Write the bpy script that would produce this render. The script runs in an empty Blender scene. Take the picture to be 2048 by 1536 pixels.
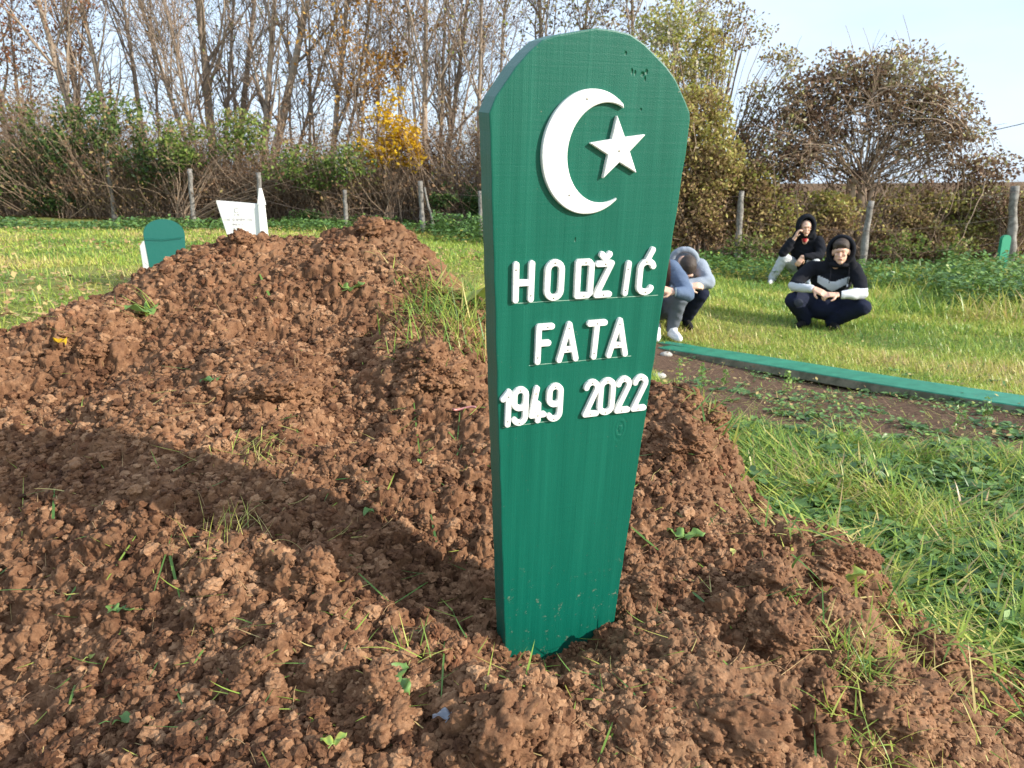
import bpy, math, random
import numpy as np
from mathutils import Vector, Matrix
R0 = np.random.default_rng(7); random.seed(7)
sc = bpy.context.scene
COL = sc.collection
CAMZ = 1.4; F = 1480.0; PIT = math.radians(14.3)
rad = math.radians
SUN = (.83, -.35, .42); SKYC = (4.7, 5.7, 7.0, 1)

# ---------------------------------------------------------------- noise
def _h(ix, iy, s):
    n = (ix.astype(np.int64)*374761393 + iy.astype(np.int64)*668265263 + s*1442695041) & 0xffffffff
    n = ((n ^ (n >> 13))*1274126177) & 0xffffffff
    n = (n ^ (n >> 16))*2246822519 & 0xffffffff
    return ((n ^ (n >> 15)) & 0xffffff)/float(0xffffff)
def vn(x, y, s=0):
    ix = np.floor(x); iy = np.floor(y); fx = x-ix; fy = y-iy
    fx = fx*fx*(3-2*fx); fy = fy*fy*(3-2*fy)
    a = _h(ix, iy, s); b = _h(ix+1, iy, s); c = _h(ix, iy+1, s); d = _h(ix+1, iy+1, s)
    return (a+(b-a)*fx)*(1-fy)+(c+(d-c)*fx)*fy
def fbm(x, y, o=4, s=0):
    t = 0; a = .5; n = 0
    for i in range(o):
        t = t+a*vn(x, y, s+i*17); n += a; a *= .5; x = x*2.03+5.1; y = y*2.03+1.7
    return t/n
def domes(x, y, size, s=0, keep=1.0):
    """rounded crumbs: height of a jittered field of half balls, in units of size; plus a random id"""
    X = x/size; Y = y/size; ix = np.floor(X); iy = np.floor(Y)
    best = np.zeros_like(X); bid = np.zeros_like(X)
    for dx in (-1, 0, 1):
        for dy in (-1, 0, 1):
            cx = ix+dx; cy = iy+dy
            px = cx+.15+.7*_h(cx, cy, s); py = cy+.15+.7*_h(cx, cy, s+1); r = .38+.34*_h(cx, cy, s+2)
            on = _h(cx, cy, s+3) < keep
            an = _h(cx, cy, s+4)*3.14; ca = np.cos(an); sa = np.sin(an); q = 1+.5*_h(cx, cy, s+5)
            ux = (X-px)*ca+(Y-py)*sa; uy = (-(X-px)*sa+(Y-py)*ca)*q
            h = np.where(on, np.sqrt(np.maximum(0, r*r-ux*ux-uy*uy)), 0)
            m = h > best; best = np.where(m, h, best); bid = np.where(m, _h(cx, cy, s+6), bid)
    return best, bid

# ---------------------------------------------------------------- camera maths (placing things where the photo has them)
def world(px, py, y):
    a = (px-1024)/F; b = -(py-768)/F
    dy = math.cos(PIT)+b*math.sin(PIT); dz = -math.sin(PIT)+b*math.cos(PIT)
    t = y/dy
    return np.array([a*t, y, dz*t+CAMZ])
class RBF:
    def __init__(s, pts, c=.2, reg=1e-4):
        s.p = np.array(pts, float); n = len(s.p); s.c = c
        d = np.hypot(s.p[:, None, 0]-s.p[None, :, 0], s.p[:, None, 1]-s.p[None, :, 1])
        A = -np.sqrt(d*d+c*c)+0*d; A[np.arange(n), np.arange(n)] -= reg
        P = np.c_[np.ones(n), s.p[:, 0], s.p[:, 1]]
        K = np.block([[A, P], [P.T, np.zeros((3, 3))]])
        w = np.linalg.solve(K, np.r_[s.p[:, 2], 0, 0, 0]); s.w = w[:n]; s.a = w[n:]
    def __call__(s, x, y):
        x = np.asarray(x, float); y = np.asarray(y, float); o = s.a[0]+s.a[1]*x+s.a[2]*y
        for (px, py, _), w in zip(s.p, s.w): o = o-w*np.sqrt((x-px)**2+(y-py)**2+s.c**2)
        return o
gp = []
def gc(px, py, y): w = world(px, py, y); gp.append((w[0], w[1], w[2]))
for a in [(1992, 1348, 1.6), (1800, 1000, 2.65), (1500, 850, 3.7), (2048, 815, 4.3), (1750, 785, 4.9), (1340, 700, 6.6), (1655, 657, 8.1),
          (1365, 688, 7.0), (1570, 570, 11.8), (1720, 531, 15), (1475, 521, 15), (2020, 512, 15), (1900, 560, 12),
          (390, 452, 18), (230, 434, 19), (80, 422, 20), (845, 457, 17), (970, 472, 16.5), (0, 690, 4.5), (200, 560, 7), (0, 432, 20),
          (600, 480, 12), (950, 520, 10)]: gc(*a)
gp += [(-3, .5, .35), (0, .3, .28), (2, .3, .25), (1, -3, .3), (-5, -5, .35), (5, -3, .15), (8, 4, .25), (-8, 4, .55), (-9, 12, .85),
       (9, 9, .05), (14, 15, .4), (-14, 24, 1.7), (-5, 23, 1.35), (1, 23, .9), (6, 21, .25), (12, 21, .5), (-14, 36, 2.4), (-4, 36, 2.0), (6, 38, 1.0), (20, 38, 1.2),
       (-30, 20, 1.6), (30, 20, .8), (0, -40, .0), (-60, 60, 3), (60, 60, 2.6), (0, 80, 2.3), (30, 80, 2.6)]
_G = RBF(gp, .6, 1e-3)
def G(x, y):
    x = np.asarray(x, float); y = np.asarray(y, float)
    r = np.hypot(x, y); k = np.minimum(1, 85/np.maximum(r, 1e-6))
    return _G(x*k, y*k)+.02*(fbm(x*1.3, y*1.3, 3, 5)-.5)*np.clip(r/3, .3, 2)
mp = []
def mc(px, py, y): w = world(px, py, y); mp.append((w[0], w[1], w[2]))
for a in [(750, 462, 2.75), (690, 478, 2.7), (500, 482, 2.6), (600, 495, 2.7), (860, 520, 2.7), (885, 560, 2.65), (300, 545, 2.4), (400, 500, 2.5), (230, 592, 2.3), (100, 645, 2.1), (0, 690, 2.15),
          (1010, 1300, 1.135), (1230, 1222, 1.24), (1120, 1300, 1.17), (900, 1250, 1.2), (0, 1536, .98), (600, 1536, .84), (1100, 1536, .86), (1400, 1536, .9), (1750, 1536, 1.0),
          (0, 1000, 1.52), (300, 1000, 1.44), (700, 1000, 1.45), (950, 1000, 1.5), (0, 1250, 1.26), (500, 1250, 1.14), (300, 800, 1.85), (650, 780, 1.95), (900, 700, 2.15), (500, 640, 2.25), (900, 860, 1.7), (100, 800, 1.9),
          (1300, 812, 1.92), (1400, 835, 1.98), (1480, 950, 1.85), (1400, 950, 1.72), (1350, 1050, 1.5), (1300, 1180, 1.3), (1500, 1100, 1.5), (1500, 1080, 1.6), (1700, 1120, 1.6), (1620, 1100, 1.66), (1760, 1210, 1.5), (1980, 1340, 1.42),
          (1500, 1350, 1.08), (1750, 1350, 1.2), (1950, 1480, 1.2), (1050, 800, 1.95), (1150, 750, 2.05), (1350, 1400, 1.0), (930, 612, 2.35), (975, 628, 2.3)]: mc(*a)
mp += [(.80, 2.0, .13), (.74, 2.25, .12), (.93, 1.86, .13), (-.5, 3.6, .2), (-1.5, 3.4, .2), (-2.6, 2.6, .2), (-3.0, 1.6, .25), (.2, 3.3, .1), (-2.2, .9, .55), (-1, .3, .5), (0, .3, .45), (1.0, .6, .25), (1.8, .9, .05), (1.85, 1.5, 0), (1.5, 1.9, .05), (1.15, 2.2, .05), (.95, 2.6, 0),
       (.5, 3.0, .05), (0, 4.2, 0), (-2, 4.2, 0), (-3.6, 3, 0), (-1.8, 1.9, 1.0), (-2.3, 2.2, .8), (-.5, .55, .6)]
_M = RBF(mp, .12, 2e-4)
def rayhit(fn, px, py, y0=.6, y1=26):
    ys = np.geomspace(y0, y1, 700); d = world(px, py, 1.0); d = d-np.array([0, 0, CAMZ])
    X = d[0]*ys; Z = d[2]*ys+CAMZ; h = fn(X, ys); k = np.nonzero(Z < h)[0]
    i = k[0] if len(k) else len(ys)-1
    return float(X[i]), float(ys[i])
# lumps and hollows on the heap: (px, py, radius, height, squareness)
LUMPS = [(850, 770, .17, .10, 2.2), (760, 560, .20, .05, 2), (520, 800, .15, .085, 2), (470, 650, .14, .04, 2), (300, 860, .16, .04, 2), (250, 1120, .11, .035, 2), (120, 1050, .09, .03, 2),
         (610, 1170, .07, .035, 2), (450, 1190, .09, .04, 2), (760, 1420, .055, .035, 2), (1010, 1470, .075, .04, 2.5), (1440, 1470, .19, .02, 2.2), (1830, 1465, .17, .05, 2.5), (1645, 1140, .12, .06, 2.2),
         (1560, 1130, .09, .04, 2), (1420, 1010, .12, .03, 2.5), (1400, 890, .13, .04, 2.2), (1540, 1270, .09, .045, 2.2), (1690, 1290, .09, .045, 2), (1900, 1340, .09, .03, 2), (660, 1350, .05, .03, 2), (560, 1320, .045, .025, 2),
         (1200, 1420, .07, .02, 2), (1290, 1300, .06, .01, 2), (900, 1330, .05, .02, 2), (380, 730, .12, .04, 2), (620, 600, .12, .04, 2), (170, 720, .1, .05, 2),
         (1090, 1318, .06, -.022, 2), (850, 875, .10, -.05, 2), (700, 850, .1, -.05, 2), (1600, 1210, .05, -.10, 2), (1500, 1290, .05, -.05, 2), (1470, 1430, .05, -.03, 2), (540, 700, .05, -.05, 2), (880, 1160, .09, -.02, 2), (1590, 1450, .05, -.05, 2)]
_L = []
for (px, py, r, h, q) in LUMPS:
    x, y = rayhit(_M, px, py); _L.append((x, y+(r*.3 if h > 0 else 0), r, h, q))
def M0(x, y):
    z = _M(x, y); x = np.asarray(x, float); y = np.asarray(y, float)
    wx = x+.03*(fbm(x*9, y*9, 2, 91)-.5); wy = y+.03*(fbm(x*9+7, y*9, 2, 92)-.5)
    for (cx, cy, r, h, q) in _L:
        d = np.sqrt((wx-cx)**2+(wy-cy)**2)/r
        z = z+h*np.exp(-np.power(d, 2*q)*.9)
    return z+.05*(fbm(x*4.5, y*4.5, 3, 3)-.5)+.05*(fbm(x*13, y*13, 3, 4)-.5)*np.clip((x-.4)*2, 0, 1)
def smoothmask(x, y):
    """shovel-cut faces of packed clay: no loose crumbs there"""
    m = np.zeros_like(x)
    for (px, py, r) in SM: 
        m = np.maximum(m, np.clip(1.5-np.hypot(x-px, (y-py))/r, 0, 1))
    return np.clip(m*(.15+.9*fbm(x*12, y*12, 3, 33)), 0, .62)
SM = [rayhit(_M, a, b)+(r,) for a, b, r in [(1380, 1420, .2), (1830, 1460, .17), (860, 780, .12), (1400, 900, .15), (1440, 1000, .12), (1620, 1150, .12), (1600, 1330, .08), (1700, 1250, .1), (800, 540, .14), (1900, 1330, .12), (540, 800, .08)]]
def M(x, y):
    x = np.asarray(x, float); y = np.asarray(y, float)
    z = M0(x, y); sm = smoothmask(x, y); x0_ = x; y0_ = y; x = x-.25*z; y = y+.4*z
    w = fbm(x*6, y*6, 3, 12)
    qx = x+.020*(fbm(x*45, y*45, 3, 61)-.5); qy = y+.020*(fbm(x*45+3, y*45, 3, 62)-.5)
    a, _ = domes(qx, qy, .085, 100, .45); b, _ = domes(qx, qy, .038, 200, .7); c, _ = domes(qx, qy, .018, 300, .85); d, _ = domes(qx, qy, .0085, 400, 1)
    e = fbm(x*160, y*160, 2, 71)-.5
    k = 1-.85*sm
    pit = domes(qx+.01, qy, .06, 600, .4)[0]; pit2 = domes(qx, qy, .026, 650, .45)[0]; e2 = fbm(x*380, y*380, 2, 72)-.5
    nf = np.clip((2.4-np.hypot(x0_, y0_))/1.0, .4, 1)
    z = z+k*(.030*a*np.clip(w*2-.5, 0, 1.2)*(.35+.65*nf)+.025*b*(.4+w)+.0115*c+.0058*d*nf-.030*pit*w-.012*pit2)+(.007*e+.0034*e2*nf)*(.35+.65*k)
    z = z+sm*(.018*(fbm(x*85, y*55, 4, 45)-.5)+.0045*domes(x, y, .013, 500, .8)[0]-.010*domes(qx, qy, .03, 560, .35)[0]-.012*np.clip(fbm(x*16, y*16, 3, 570)-.58, 0, 1)*4)
    return z

# ---------------------------------------------------------------- mesh helpers
def link(o, parent=None):
    COL.objects.link(o)
    if parent: o.parent = parent
    return o
def mesh(name, V, faces, mats, parent=None, attr=None, mi=None, smooth=True, flat=None):
    """faces: list of (n,k) int arrays"""
    me = bpy.data.meshes.new(name); V = np.ascontiguousarray(V, np.float32)
    faces = [np.asarray(f, np.int32) for f in faces if len(f)]
    me.vertices.add(len(V)); me.vertices.foreach_set('co', V.ravel())
    loops = np.concatenate([f.ravel() for f in faces]); cnt = np.concatenate([np.full(len(f), f.shape[1], np.int32) for f in faces])
    st = np.concatenate([[0], np.cumsum(cnt)[:-1]]).astype(np.int32)
    me.loops.add(len(loops)); me.loops.foreach_set('vertex_index', loops)
    me.polygons.add(len(cnt)); me.polygons.foreach_set('loop_start', st); me.polygons.foreach_set('loop_total', cnt)
    me.polygons.foreach_set('use_smooth', np.full(len(cnt), smooth))
    for m in (mats if isinstance(mats, (list, tuple)) else [mats]): me.materials.append(m)
    if mi is not None: me.polygons.foreach_set('material_index', np.asarray(mi, np.int32))
    me.update(calc_edges=True)
    if attr:
        for k, v in attr.items():
            a = me.attributes.new(k, 'FLOAT', 'POINT'); a.data.foreach_set('value', np.asarray(v, np.float32))
    return link(bpy.data.objects.new(name, me), parent)
def tag(o, label=None, cat=None, group=None, kind=None):
    for k, v in (('label', label), ('category', cat), ('group', group), ('kind', kind)):
        if v: o[k] = v
    return o
def empty(name, loc=(0, 0, 0), rz=0, label=None, cat=None, group=None):
    o = bpy.data.objects.new(name, None); o.location = loc; o.rotation_euler = (0, 0, rz); o.empty_display_size = .1
    COL.objects.link(o); return tag(o, label, cat, group)
class Tubes:
    """many tapered polylines collected into one mesh"""
    def __init__(s): s.V = []; s.Q = []; s.n = 0; s.m = []; s.a = []
    def add(s, P, r, k=5, mi=0, rnd=.5):
        P = np.asarray(P, float); n = len(P); r = np.broadcast_to(np.asarray(r, float), (n,))
        T = np.gradient(P, axis=0); T /= np.linalg.norm(T, axis=1)[:, None]+1e-9
        up = np.array([0, 0, 1.]) if abs(T[0, 2]) < .9 else np.array([1., 0, 0])
        A = np.cross(T, up); A /= np.linalg.norm(A, axis=1)[:, None]+1e-9; B = np.cross(T, A)
        t = np.arange(k)/k*2*np.pi
        ring = P[:, None]+r[:, None, None]*(A[:, None]*np.cos(t)[None, :, None]+B[:, None]*np.sin(t)[None, :, None])
        s.V.append(ring.reshape(-1, 3)); i = np.arange(n-1)[:, None]*k; j = np.arange(k)[None]
        a = i+j; b = i+(j+1) % k
        q = np.stack([a, b, b+k, a+k], -1).reshape(-1, 4)+s.n
        s.Q.append(q); s.m.append(np.full(len(q), mi)); s.a.append(np.full(n*k, rnd)); s.n += n*k
    def verts(s, V, Q, mi=0, rnd=None):
        V = np.asarray(V, float).reshape(-1, 3); s.V.append(V); s.Q.append(np.asarray(Q)+s.n); s.m.append(np.full(len(Q), mi))
        s.a.append(np.full(len(V), .5) if rnd is None else rnd); s.n += len(V)
    def build(s, name, mats, parent=None, smooth=True):
        return mesh(name, np.concatenate(s.V), [np.concatenate(s.Q)], mats, parent, {'rnd': np.concatenate(s.a)}, np.concatenate(s.m), smooth)
def leaf_quads(C, size, rng, flat=0., asp=.55, droop=0.):
    """rhombic folded leaves at centres C; returns V(4n,3), Q(n,4)"""
    n = len(C); d = rng.normal(size=(n, 3)); d[:, 2] = d[:, 2]*(1-flat)-droop; d /= np.linalg.norm(d, axis=1)[:, None]
    u = rng.normal(size=(n, 3)); u[:, 2] += flat*4; w = np.cross(d, u); w /= np.linalg.norm(w, axis=1)[:, None]+1e-9
    s = np.asarray(size)[:, None] if np.ndim(size) else size
    V = np.stack([C-d*s*.5, C+w*s*asp*.5, C+d*s*.5, C-w*s*asp*.5], 1)
    return V.reshape(-1, 3), np.arange(4*n).reshape(n, 4)
def blades(x, y, z, L, W, az, lean, bend, rng, seg=4):
    """grass blades; lean = angle off vertical at the root, bend = extra lean at the tip"""
    n = len(x); hd = np.stack([np.cos(az), np.sin(az), 0*az], 1); sd = np.stack([-np.sin(az), np.cos(az), 0*az], 1)
    P = np.stack([x, y, z], 1); V = []
    tw = rng.uniform(-.7, .7, n)
    for i in range(seg+1):
        t = i/seg
        w = W*(1-t**2.2)*.5+W*.02
        side = sd*np.cos(tw*t)[:, None]+np.array([0, 0, 1])*np.sin(tw*t)[:, None]
        V += [P-side*w[:, None], P+side*w[:, None]]
        a = lean+bend*(t+.5/seg)
        P = P+(hd*np.sin(a)[:, None]+np.array([0, 0, 1])*np.cos(a)[:, None])*(L/seg)[:, None]
    V = np.stack(V, 1); b = (np.arange(n)*(2*seg+2))[:, None]
    Q = np.concatenate([b+np.array([[2*i, 2*i+1, 2*i+3, 2*i+2]]) for i in range(seg)])
    return V.reshape(-1, 3), Q, 2*seg+2

# ---------------------------------------------------------------- materials
class NT:
    def __init__(s, name):
        s.m = bpy.data.materials.new(name); s.m.use_nodes = True; s.t = s.m.node_tree; s.N = s.t.nodes; s.L = s.t.links
        s.b = s.N['Principled BSDF']; s.out = s.N['Material Output']
    def n(s, typ, **k):
        o = s.N.new(typ)
        for a, v in k.items():
            if a in o.inputs: s.set(o.inputs[a], v)
            else: setattr(o, a, v)
        return o
    def set(s, i, v):
        if isinstance(v, bpy.types.NodeSocket): s.L.new(v, i)
        else: i.default_value = v
    def coord(s, scale=(1, 1, 1)):
        m = s.N.new('ShaderNodeMapping'); s.L.new(s.N.new('ShaderNodeTexCoord').outputs['Object'], m.inputs[0]); m.inputs['Scale'].default_value = scale; return m.outputs[0]
    def noise(s, scale, detail=4, rough=.6, vec=None, dist=0):
        o = s.N.new('ShaderNodeTexNoise'); o.inputs['Scale'].default_value = scale; o.inputs['Detail'].default_value = detail; o.inputs['Roughness'].default_value = rough; o.inputs['Distortion'].default_value = dist
        s.L.new(vec if vec is not None else s.coord(), o.inputs['Vector']); return o.outputs['Fac']
    def attr(s, nm): o = s.N.new('ShaderNodeAttribute'); o.attribute_name = nm; return o.outputs['Fac']
    def ramp(s, fac, stops):
        o = s.N.new('ShaderNodeValToRGB'); e = o.color_ramp.elements
        while len(e) < len(stops): e.new(.5)
        for i, (p, c) in enumerate(stops): e[i].position = p; e[i].color = (c if len(c) == 4 else (*c, 1))
        s.L.new(fac, o.inputs[0]); return o.outputs[0]
    def mix(s, f, a, b, mode='MIX'):
        o = s.N.new('ShaderNodeMix'); o.data_type = 'RGBA'; o.blend_type = mode
        s.set(o.inputs[0], f); s.set(o.inputs[6], a if isinstance(a, bpy.types.NodeSocket) else (*a, 1)); s.set(o.inputs[7], b if isinstance(b, bpy.types.NodeSocket) else (*b, 1)); return o.outputs[2]
    def math(s, op, a, b=0., c=0.):
        o = s.N.new('ShaderNodeMath'); o.operation = op; s.set(o.inputs[0], a); s.set(o.inputs[1], b); s.set(o.inputs[2], c); return o.outputs[0]
    def bump(s, h, st=.5, d=.01):
        o = s.N.new('ShaderNodeBump'); o.inputs['Strength'].default_value = st; o.inputs['Distance'].default_value = d; s.L.new(h, o.inputs['Height']); s.L.new(o.outputs[0], s.b.inputs['Normal'])
    def fin(s, col=None, rough=.8, spec=.3):
        if col is not None: s.set(s.b.inputs['Base Color'], col if isinstance(col, bpy.types.NodeSocket) else (*col, 1))
        s.set(s.b.inputs['Roughness'], rough); s.b.inputs['Specular IOR Level'].default_value = spec; return s.m
def plain(name, c, rough=.8, spec=.3, bs=0, bst=.3, var=.25):
    t = NT(name); nz = t.noise(6, 5); k = t.math('MULTIPLY_ADD', nz, var*2, 1-var)
    col = t.mix(1.0, c, t.ramp(k, [(0, (0, 0, 0)), (1, (1, 1, 1))]), 'MULTIPLY')
    if bs: t.bump(t.noise(bs, 4), bst, .01)
    return t.fin(col, rough, spec)
def leafmat(name, stops, trans=.35, rough=.5, spec=.35):
    t = NT(name); c = t.ramp(t.attr('rnd'), stops)
    t.fin(c, rough, spec)
    tr = t.n('ShaderNodeBsdfTranslucent'); t.L.new(c, tr.inputs[0]); mx = t.N.new('ShaderNodeMixShader'); mx.inputs[0].default_value = trans
    t.L.new(t.b.outputs[0], mx.inputs[1]); t.L.new(tr.outputs[0], mx.inputs[2]); t.L.new(mx.outputs[0], t.out.inputs[0]); return t.m

def soil_mat(name, hasrnd=False):
    t = NT(name)
    a = t.noise(5, 5, .65); b = t.noise(38, 4, .7); c = t.noise(260, 3, .7)
    f = t.math('ADD', t.math('MULTIPLY', a, .45), t.math('MULTIPLY', b, .4)); f = t.math('ADD', f, t.math('MULTIPLY', c, .25))
    if hasrnd: f = t.math('ADD', f, t.math('MULTIPLY_ADD', t.attr('rnd'), .3, -.15))
    col = t.ramp(f, [(.34, (.052, .023, .012)), (.47, (.118, .056, .029)), (.60, (.21, .110, .058)), (.76, (.37, .215, .12))])
    if not hasrnd:
        sm = t.attr('sm'); col = t.mix(t.math('MULTIPLY', sm, .75), col, t.ramp(t.noise(22, 5, .7), [(.3, (.12, .066, .037)), (.7, (.29, .18, .105))]))
    red = t.ramp(t.noise(9, 3, .6), [(.6, (0, 0, 0)), (.72, (1, 1, 1))])
    col = t.mix(t.math('MULTIPLY', red, .3), col, (.27, .10, .045))
    t.bump(t.math('ADD', t.noise(420, 3, .7), t.math('MULTIPLY', t.noise(150, 3, .7), 1.5)), .55, .002)
    return t.fin(col, .93, .18)
MS = soil_mat('clay soil'); MC = soil_mat('clay crumb', True)

def ground_mat():
    t = NT('ground'); so = t.attr('soil'); wd = t.attr('wood')
    a = t.noise(1.2, 5, .65); b = t.noise(14, 5, .7)
    g = t.ramp(b, [(.3, (.08, .11, .03)), (.5, (.19, .22, .05)), (.7, (.34, .30, .12))])
    g = t.mix(t.ramp(a, [(.45, (0, 0, 0)), (.62, (1, 1, 1))]), g, (.19, .19, .06))
    s = t.ramp(t.noise(30, 5, .7), [(.35, (.07, .042, .028)), (.65, (.17, .105, .07))])
    w = t.ramp(t.noise(9, 6, .75), [(.3, (.05, .03, .018)), (.5, (.14, .085, .045)), (.7, (.32, .21, .12))])
    c = t.mix(so, g, s); c = t.mix(wd, c, w)
    t.bump(t.noise(60, 4, .7), .6, .02)
    return t.fin(c, .95, .1)
MG = ground_mat()
MGR = leafmat('grass blades', [(0, (.06, .15, .04)), (.3, (.15, .28, .055)), (.52, (.32, .44, .07)), (.72, (.50, .52, .11)), (.9, (.62, .50, .20)), (1, (.50, .35, .19))], .35, .4, .4)
MWD = leafmat('weed leaves', [(0, (.055, .12, .04)), (.5, (.13, .24, .065)), (.85, (.24, .38, .08)), (1, (.40, .38, .08))], .25, .4, .45)
MLI = leafmat('litter', [(0, (.07, .16, .03)), (.3, (.17, .28, .06)), (.45, (.36, .38, .10)), (.6, (.42, .29, .14)), (.8, (.30, .17, .09)), (1, (.20, .10, .055))], .15, .6, .3)
MBR = plain('bark', (.33, .26, .20), .9, .2, 30, .5)
MTW = leafmat('twigs', [(0, (.14, .10, .075)), (.5, (.28, .20, .145)), (1, (.42, .31, .22))], 0, .9, .2)
MFALL = leafmat('dry fallen leaves', [(0, (.22, .12, .06)), (.5, (.42, .29, .14)), (1, (.52, .43, .17))], .2, .6, .2)
MBRUSH = leafmat('brown brush leaves', [(0, (.09, .05, .03)), (.35, (.23, .135, .075)), (.6, (.34, .22, .12)), (.78, (.34, .29, .10)), (1, (.14, .22, .05))], .3, .7, .2)
MGREEN = leafmat('shrub leaves green', [(0, (.03, .065, .02)), (.5, (.085, .14, .035)), (.85, (.22, .30, .06)), (1, (.30, .26, .10))], .35, .5, .3)
MYEL = leafmat('leaves yellow', [(0, (.40, .24, .02)), (.6, (.75, .47, .02)), (1, (.85, .62, .06))], .4, .5, .3)
MORG = leafmat('leaves orange', [(0, (.25, .12, .03)), (.6, (.50, .25, .06)), (1, (.62, .40, .10))], .35, .6, .2)
MRED = leafmat('leaves russet', [(0, (.16, .06, .03)), (.6, (.32, .13, .06)), (1, (.42, .22, .10))], .35, .6, .2)
MVINE = leafmat('vine leaves', [(0, (.07, .04, .028)), (.25, (.20, .12, .07)), (.5, (.36, .25, .13)), (.7, (.45, .40, .12)), (.88, (.34, .38, .08)), (1, (.55, .50, .40))], .3, .7, .2)
MVDARK = leafmat('dark vine leaves', [(0, (.09, .05, .04)), (.4, (.20, .12, .08)), (.7, (.34, .24, .15)), (.85, (.36, .36, .12)), (1, (.66, .60, .50))], .25, .7, .2)

# ---------------------------------------------------------------- ground and heap
plankA = world(1338, 693, 6.7); plankB = world(2075, 812, 4.2)
def soilmask(x, y):
    x = np.asarray(x, float); y = np.asarray(y, float)
    # bare patch in front of the plank
    t = np.clip((x-plankA[0])/(plankB[0]-plankA[0]), -.2, 1.6); yl = plankA[1]+t*(plankB[1]-plankA[1])+.12
    lo = 3.38-.36*(x-1.2)
    m = np.clip((yl-y)/.15, 0, 1)*np.clip((y-lo)/.35, 0, 1)*np.clip((x-.9)/.3, 0, 1)
    return np.clip(m*1.6-(fbm(x*4, y*4, 3, 8)-.3)*1.1*(m < 1), 0, 1)
def woodmask(x, y):
    yf = np.where(x < 1, 17.3-.13*x, 14.9+.0*x)
    return np.clip((y-yf+1.2*(fbm(x*.8, y*.8, 3, 14)-.5))/1.0, 0, 1)
def polar(a0, a1, na, r0, r1, nr):
    A, Rr = np.meshgrid(np.linspace(rad(a0), rad(a1), na), np.geomspace(r0, r1, nr))
    x = (np.sin(A)*Rr).ravel(); y = (np.cos(A)*Rr).ravel()
    i = np.arange(nr-1)[:, None]*na; j = np.arange(na-1)[None]; a = i+j
    q = np.stack([a, a+1, a+na+1, a+na], -1).reshape(-1, 4)
    return x, y, q
x, y, q = polar(-180, 180, 721, .3, 900, 330)
# a little more relief at the near end
z = G(x, y)
gnd = mesh('ground', np.c_[x, y, z], [q], MG, None, {'soil': soilmask(x, y), 'wood': woodmask(x, y)})
tag(gnd, kind='structure')
x, y, q = polar(-72, 56, 1500, .55, 4.6, 1000)
z = M(x, y)
keep = (z > G(x, y)-.12)
kq = keep[q].any(axis=1); q = q[kq]
used = np.zeros(len(x), bool); used[q.ravel()] = True; idx = np.cumsum(used)-1
V = np.c_[x, y, z][used]; q = idx[q]
hh_ = V[:, 2]-M0(V[:, 0], V[:, 1]); e_ = .012; gx_ = (M0(V[:, 0]+e_, V[:, 1])-M0(V[:, 0]-e_, V[:, 1]))/(2*e_); gy_ = (M0(V[:, 0], V[:, 1]+e_)-M0(V[:, 0], V[:, 1]-e_))/(2*e_)
nl_ = 1/np.sqrt(1+gx_**2+gy_**2); smv = smoothmask(V[:, 0], V[:, 1])
jx = (fbm(V[:, 0]*95, V[:, 1]*95+V[:, 2]*60, 2, 301)-.5)*.011; jy = (fbm(V[:, 0]*95+9, V[:, 1]*95+V[:, 2]*60, 2, 303)-.5)*.011
V = np.c_[V[:, 0]-gx_*nl_*hh_+jx, V[:, 1]-gy_*nl_*hh_+jy, V[:, 2]-hh_+hh_*(nl_*.3+.7)]
heap = mesh('earth_mound', V, [q], MS, None, {'sm': smv})
tag(heap, kind='structure')
def onheap(px, py):
    x, y = rayhit(M, px, py, .6, 5); return x, y, float(M(np.array([x]), np.array([y]))[0])

# loose crumbs lying all over the heap
def ico(sub):
    import bmesh
    bm = bmesh.new(); bmesh.ops.create_icosphere(bm, subdivisions=sub, radius=1)
    V = np.array([v.co[:] for v in bm.verts]); Fc = np.array([[v.index for v in f.verts] for f in bm.faces]); bm.free(); return V, Fc
def lumpy(V, seed, amp=.28, fr=2.2):
    s = seed*3.7
    n = fbm(V[:, 0]*fr+s, V[:, 1]*fr+V[:, 2]*1.7*fr, 3, 5)+fbm(V[:, 2]*fr+s, V[:, 0]*fr-V[:, 1]*1.3*fr, 3, 9)-1
    return V*(1+amp*2*n[:, None])
I1 = ico(2); I2 = ico(3); I3 = ico(5); I4 = ico(6)
def agg(V, seed, n=90, r=.36, amp=.30):
    """a clod as a clump of smaller crumbs: bumps round random seed directions"""
    g = np.random.default_rng(seed+500); S_ = g.normal(size=(n, 3)); S_ /= np.linalg.norm(S_, axis=1)[:, None]; rr = r*g.uniform(.4, 1.1, n)
    U = V/np.linalg.norm(V, axis=1)[:, None]; h = np.zeros(len(V))
    for s_, q in zip(S_, rr): d2 = ((U-s_)**2).sum(1); h = np.maximum(h, np.sqrt(np.maximum(0, q*q-d2)))
    return V*(1+amp*(h/r-.4))[:, None]
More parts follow.
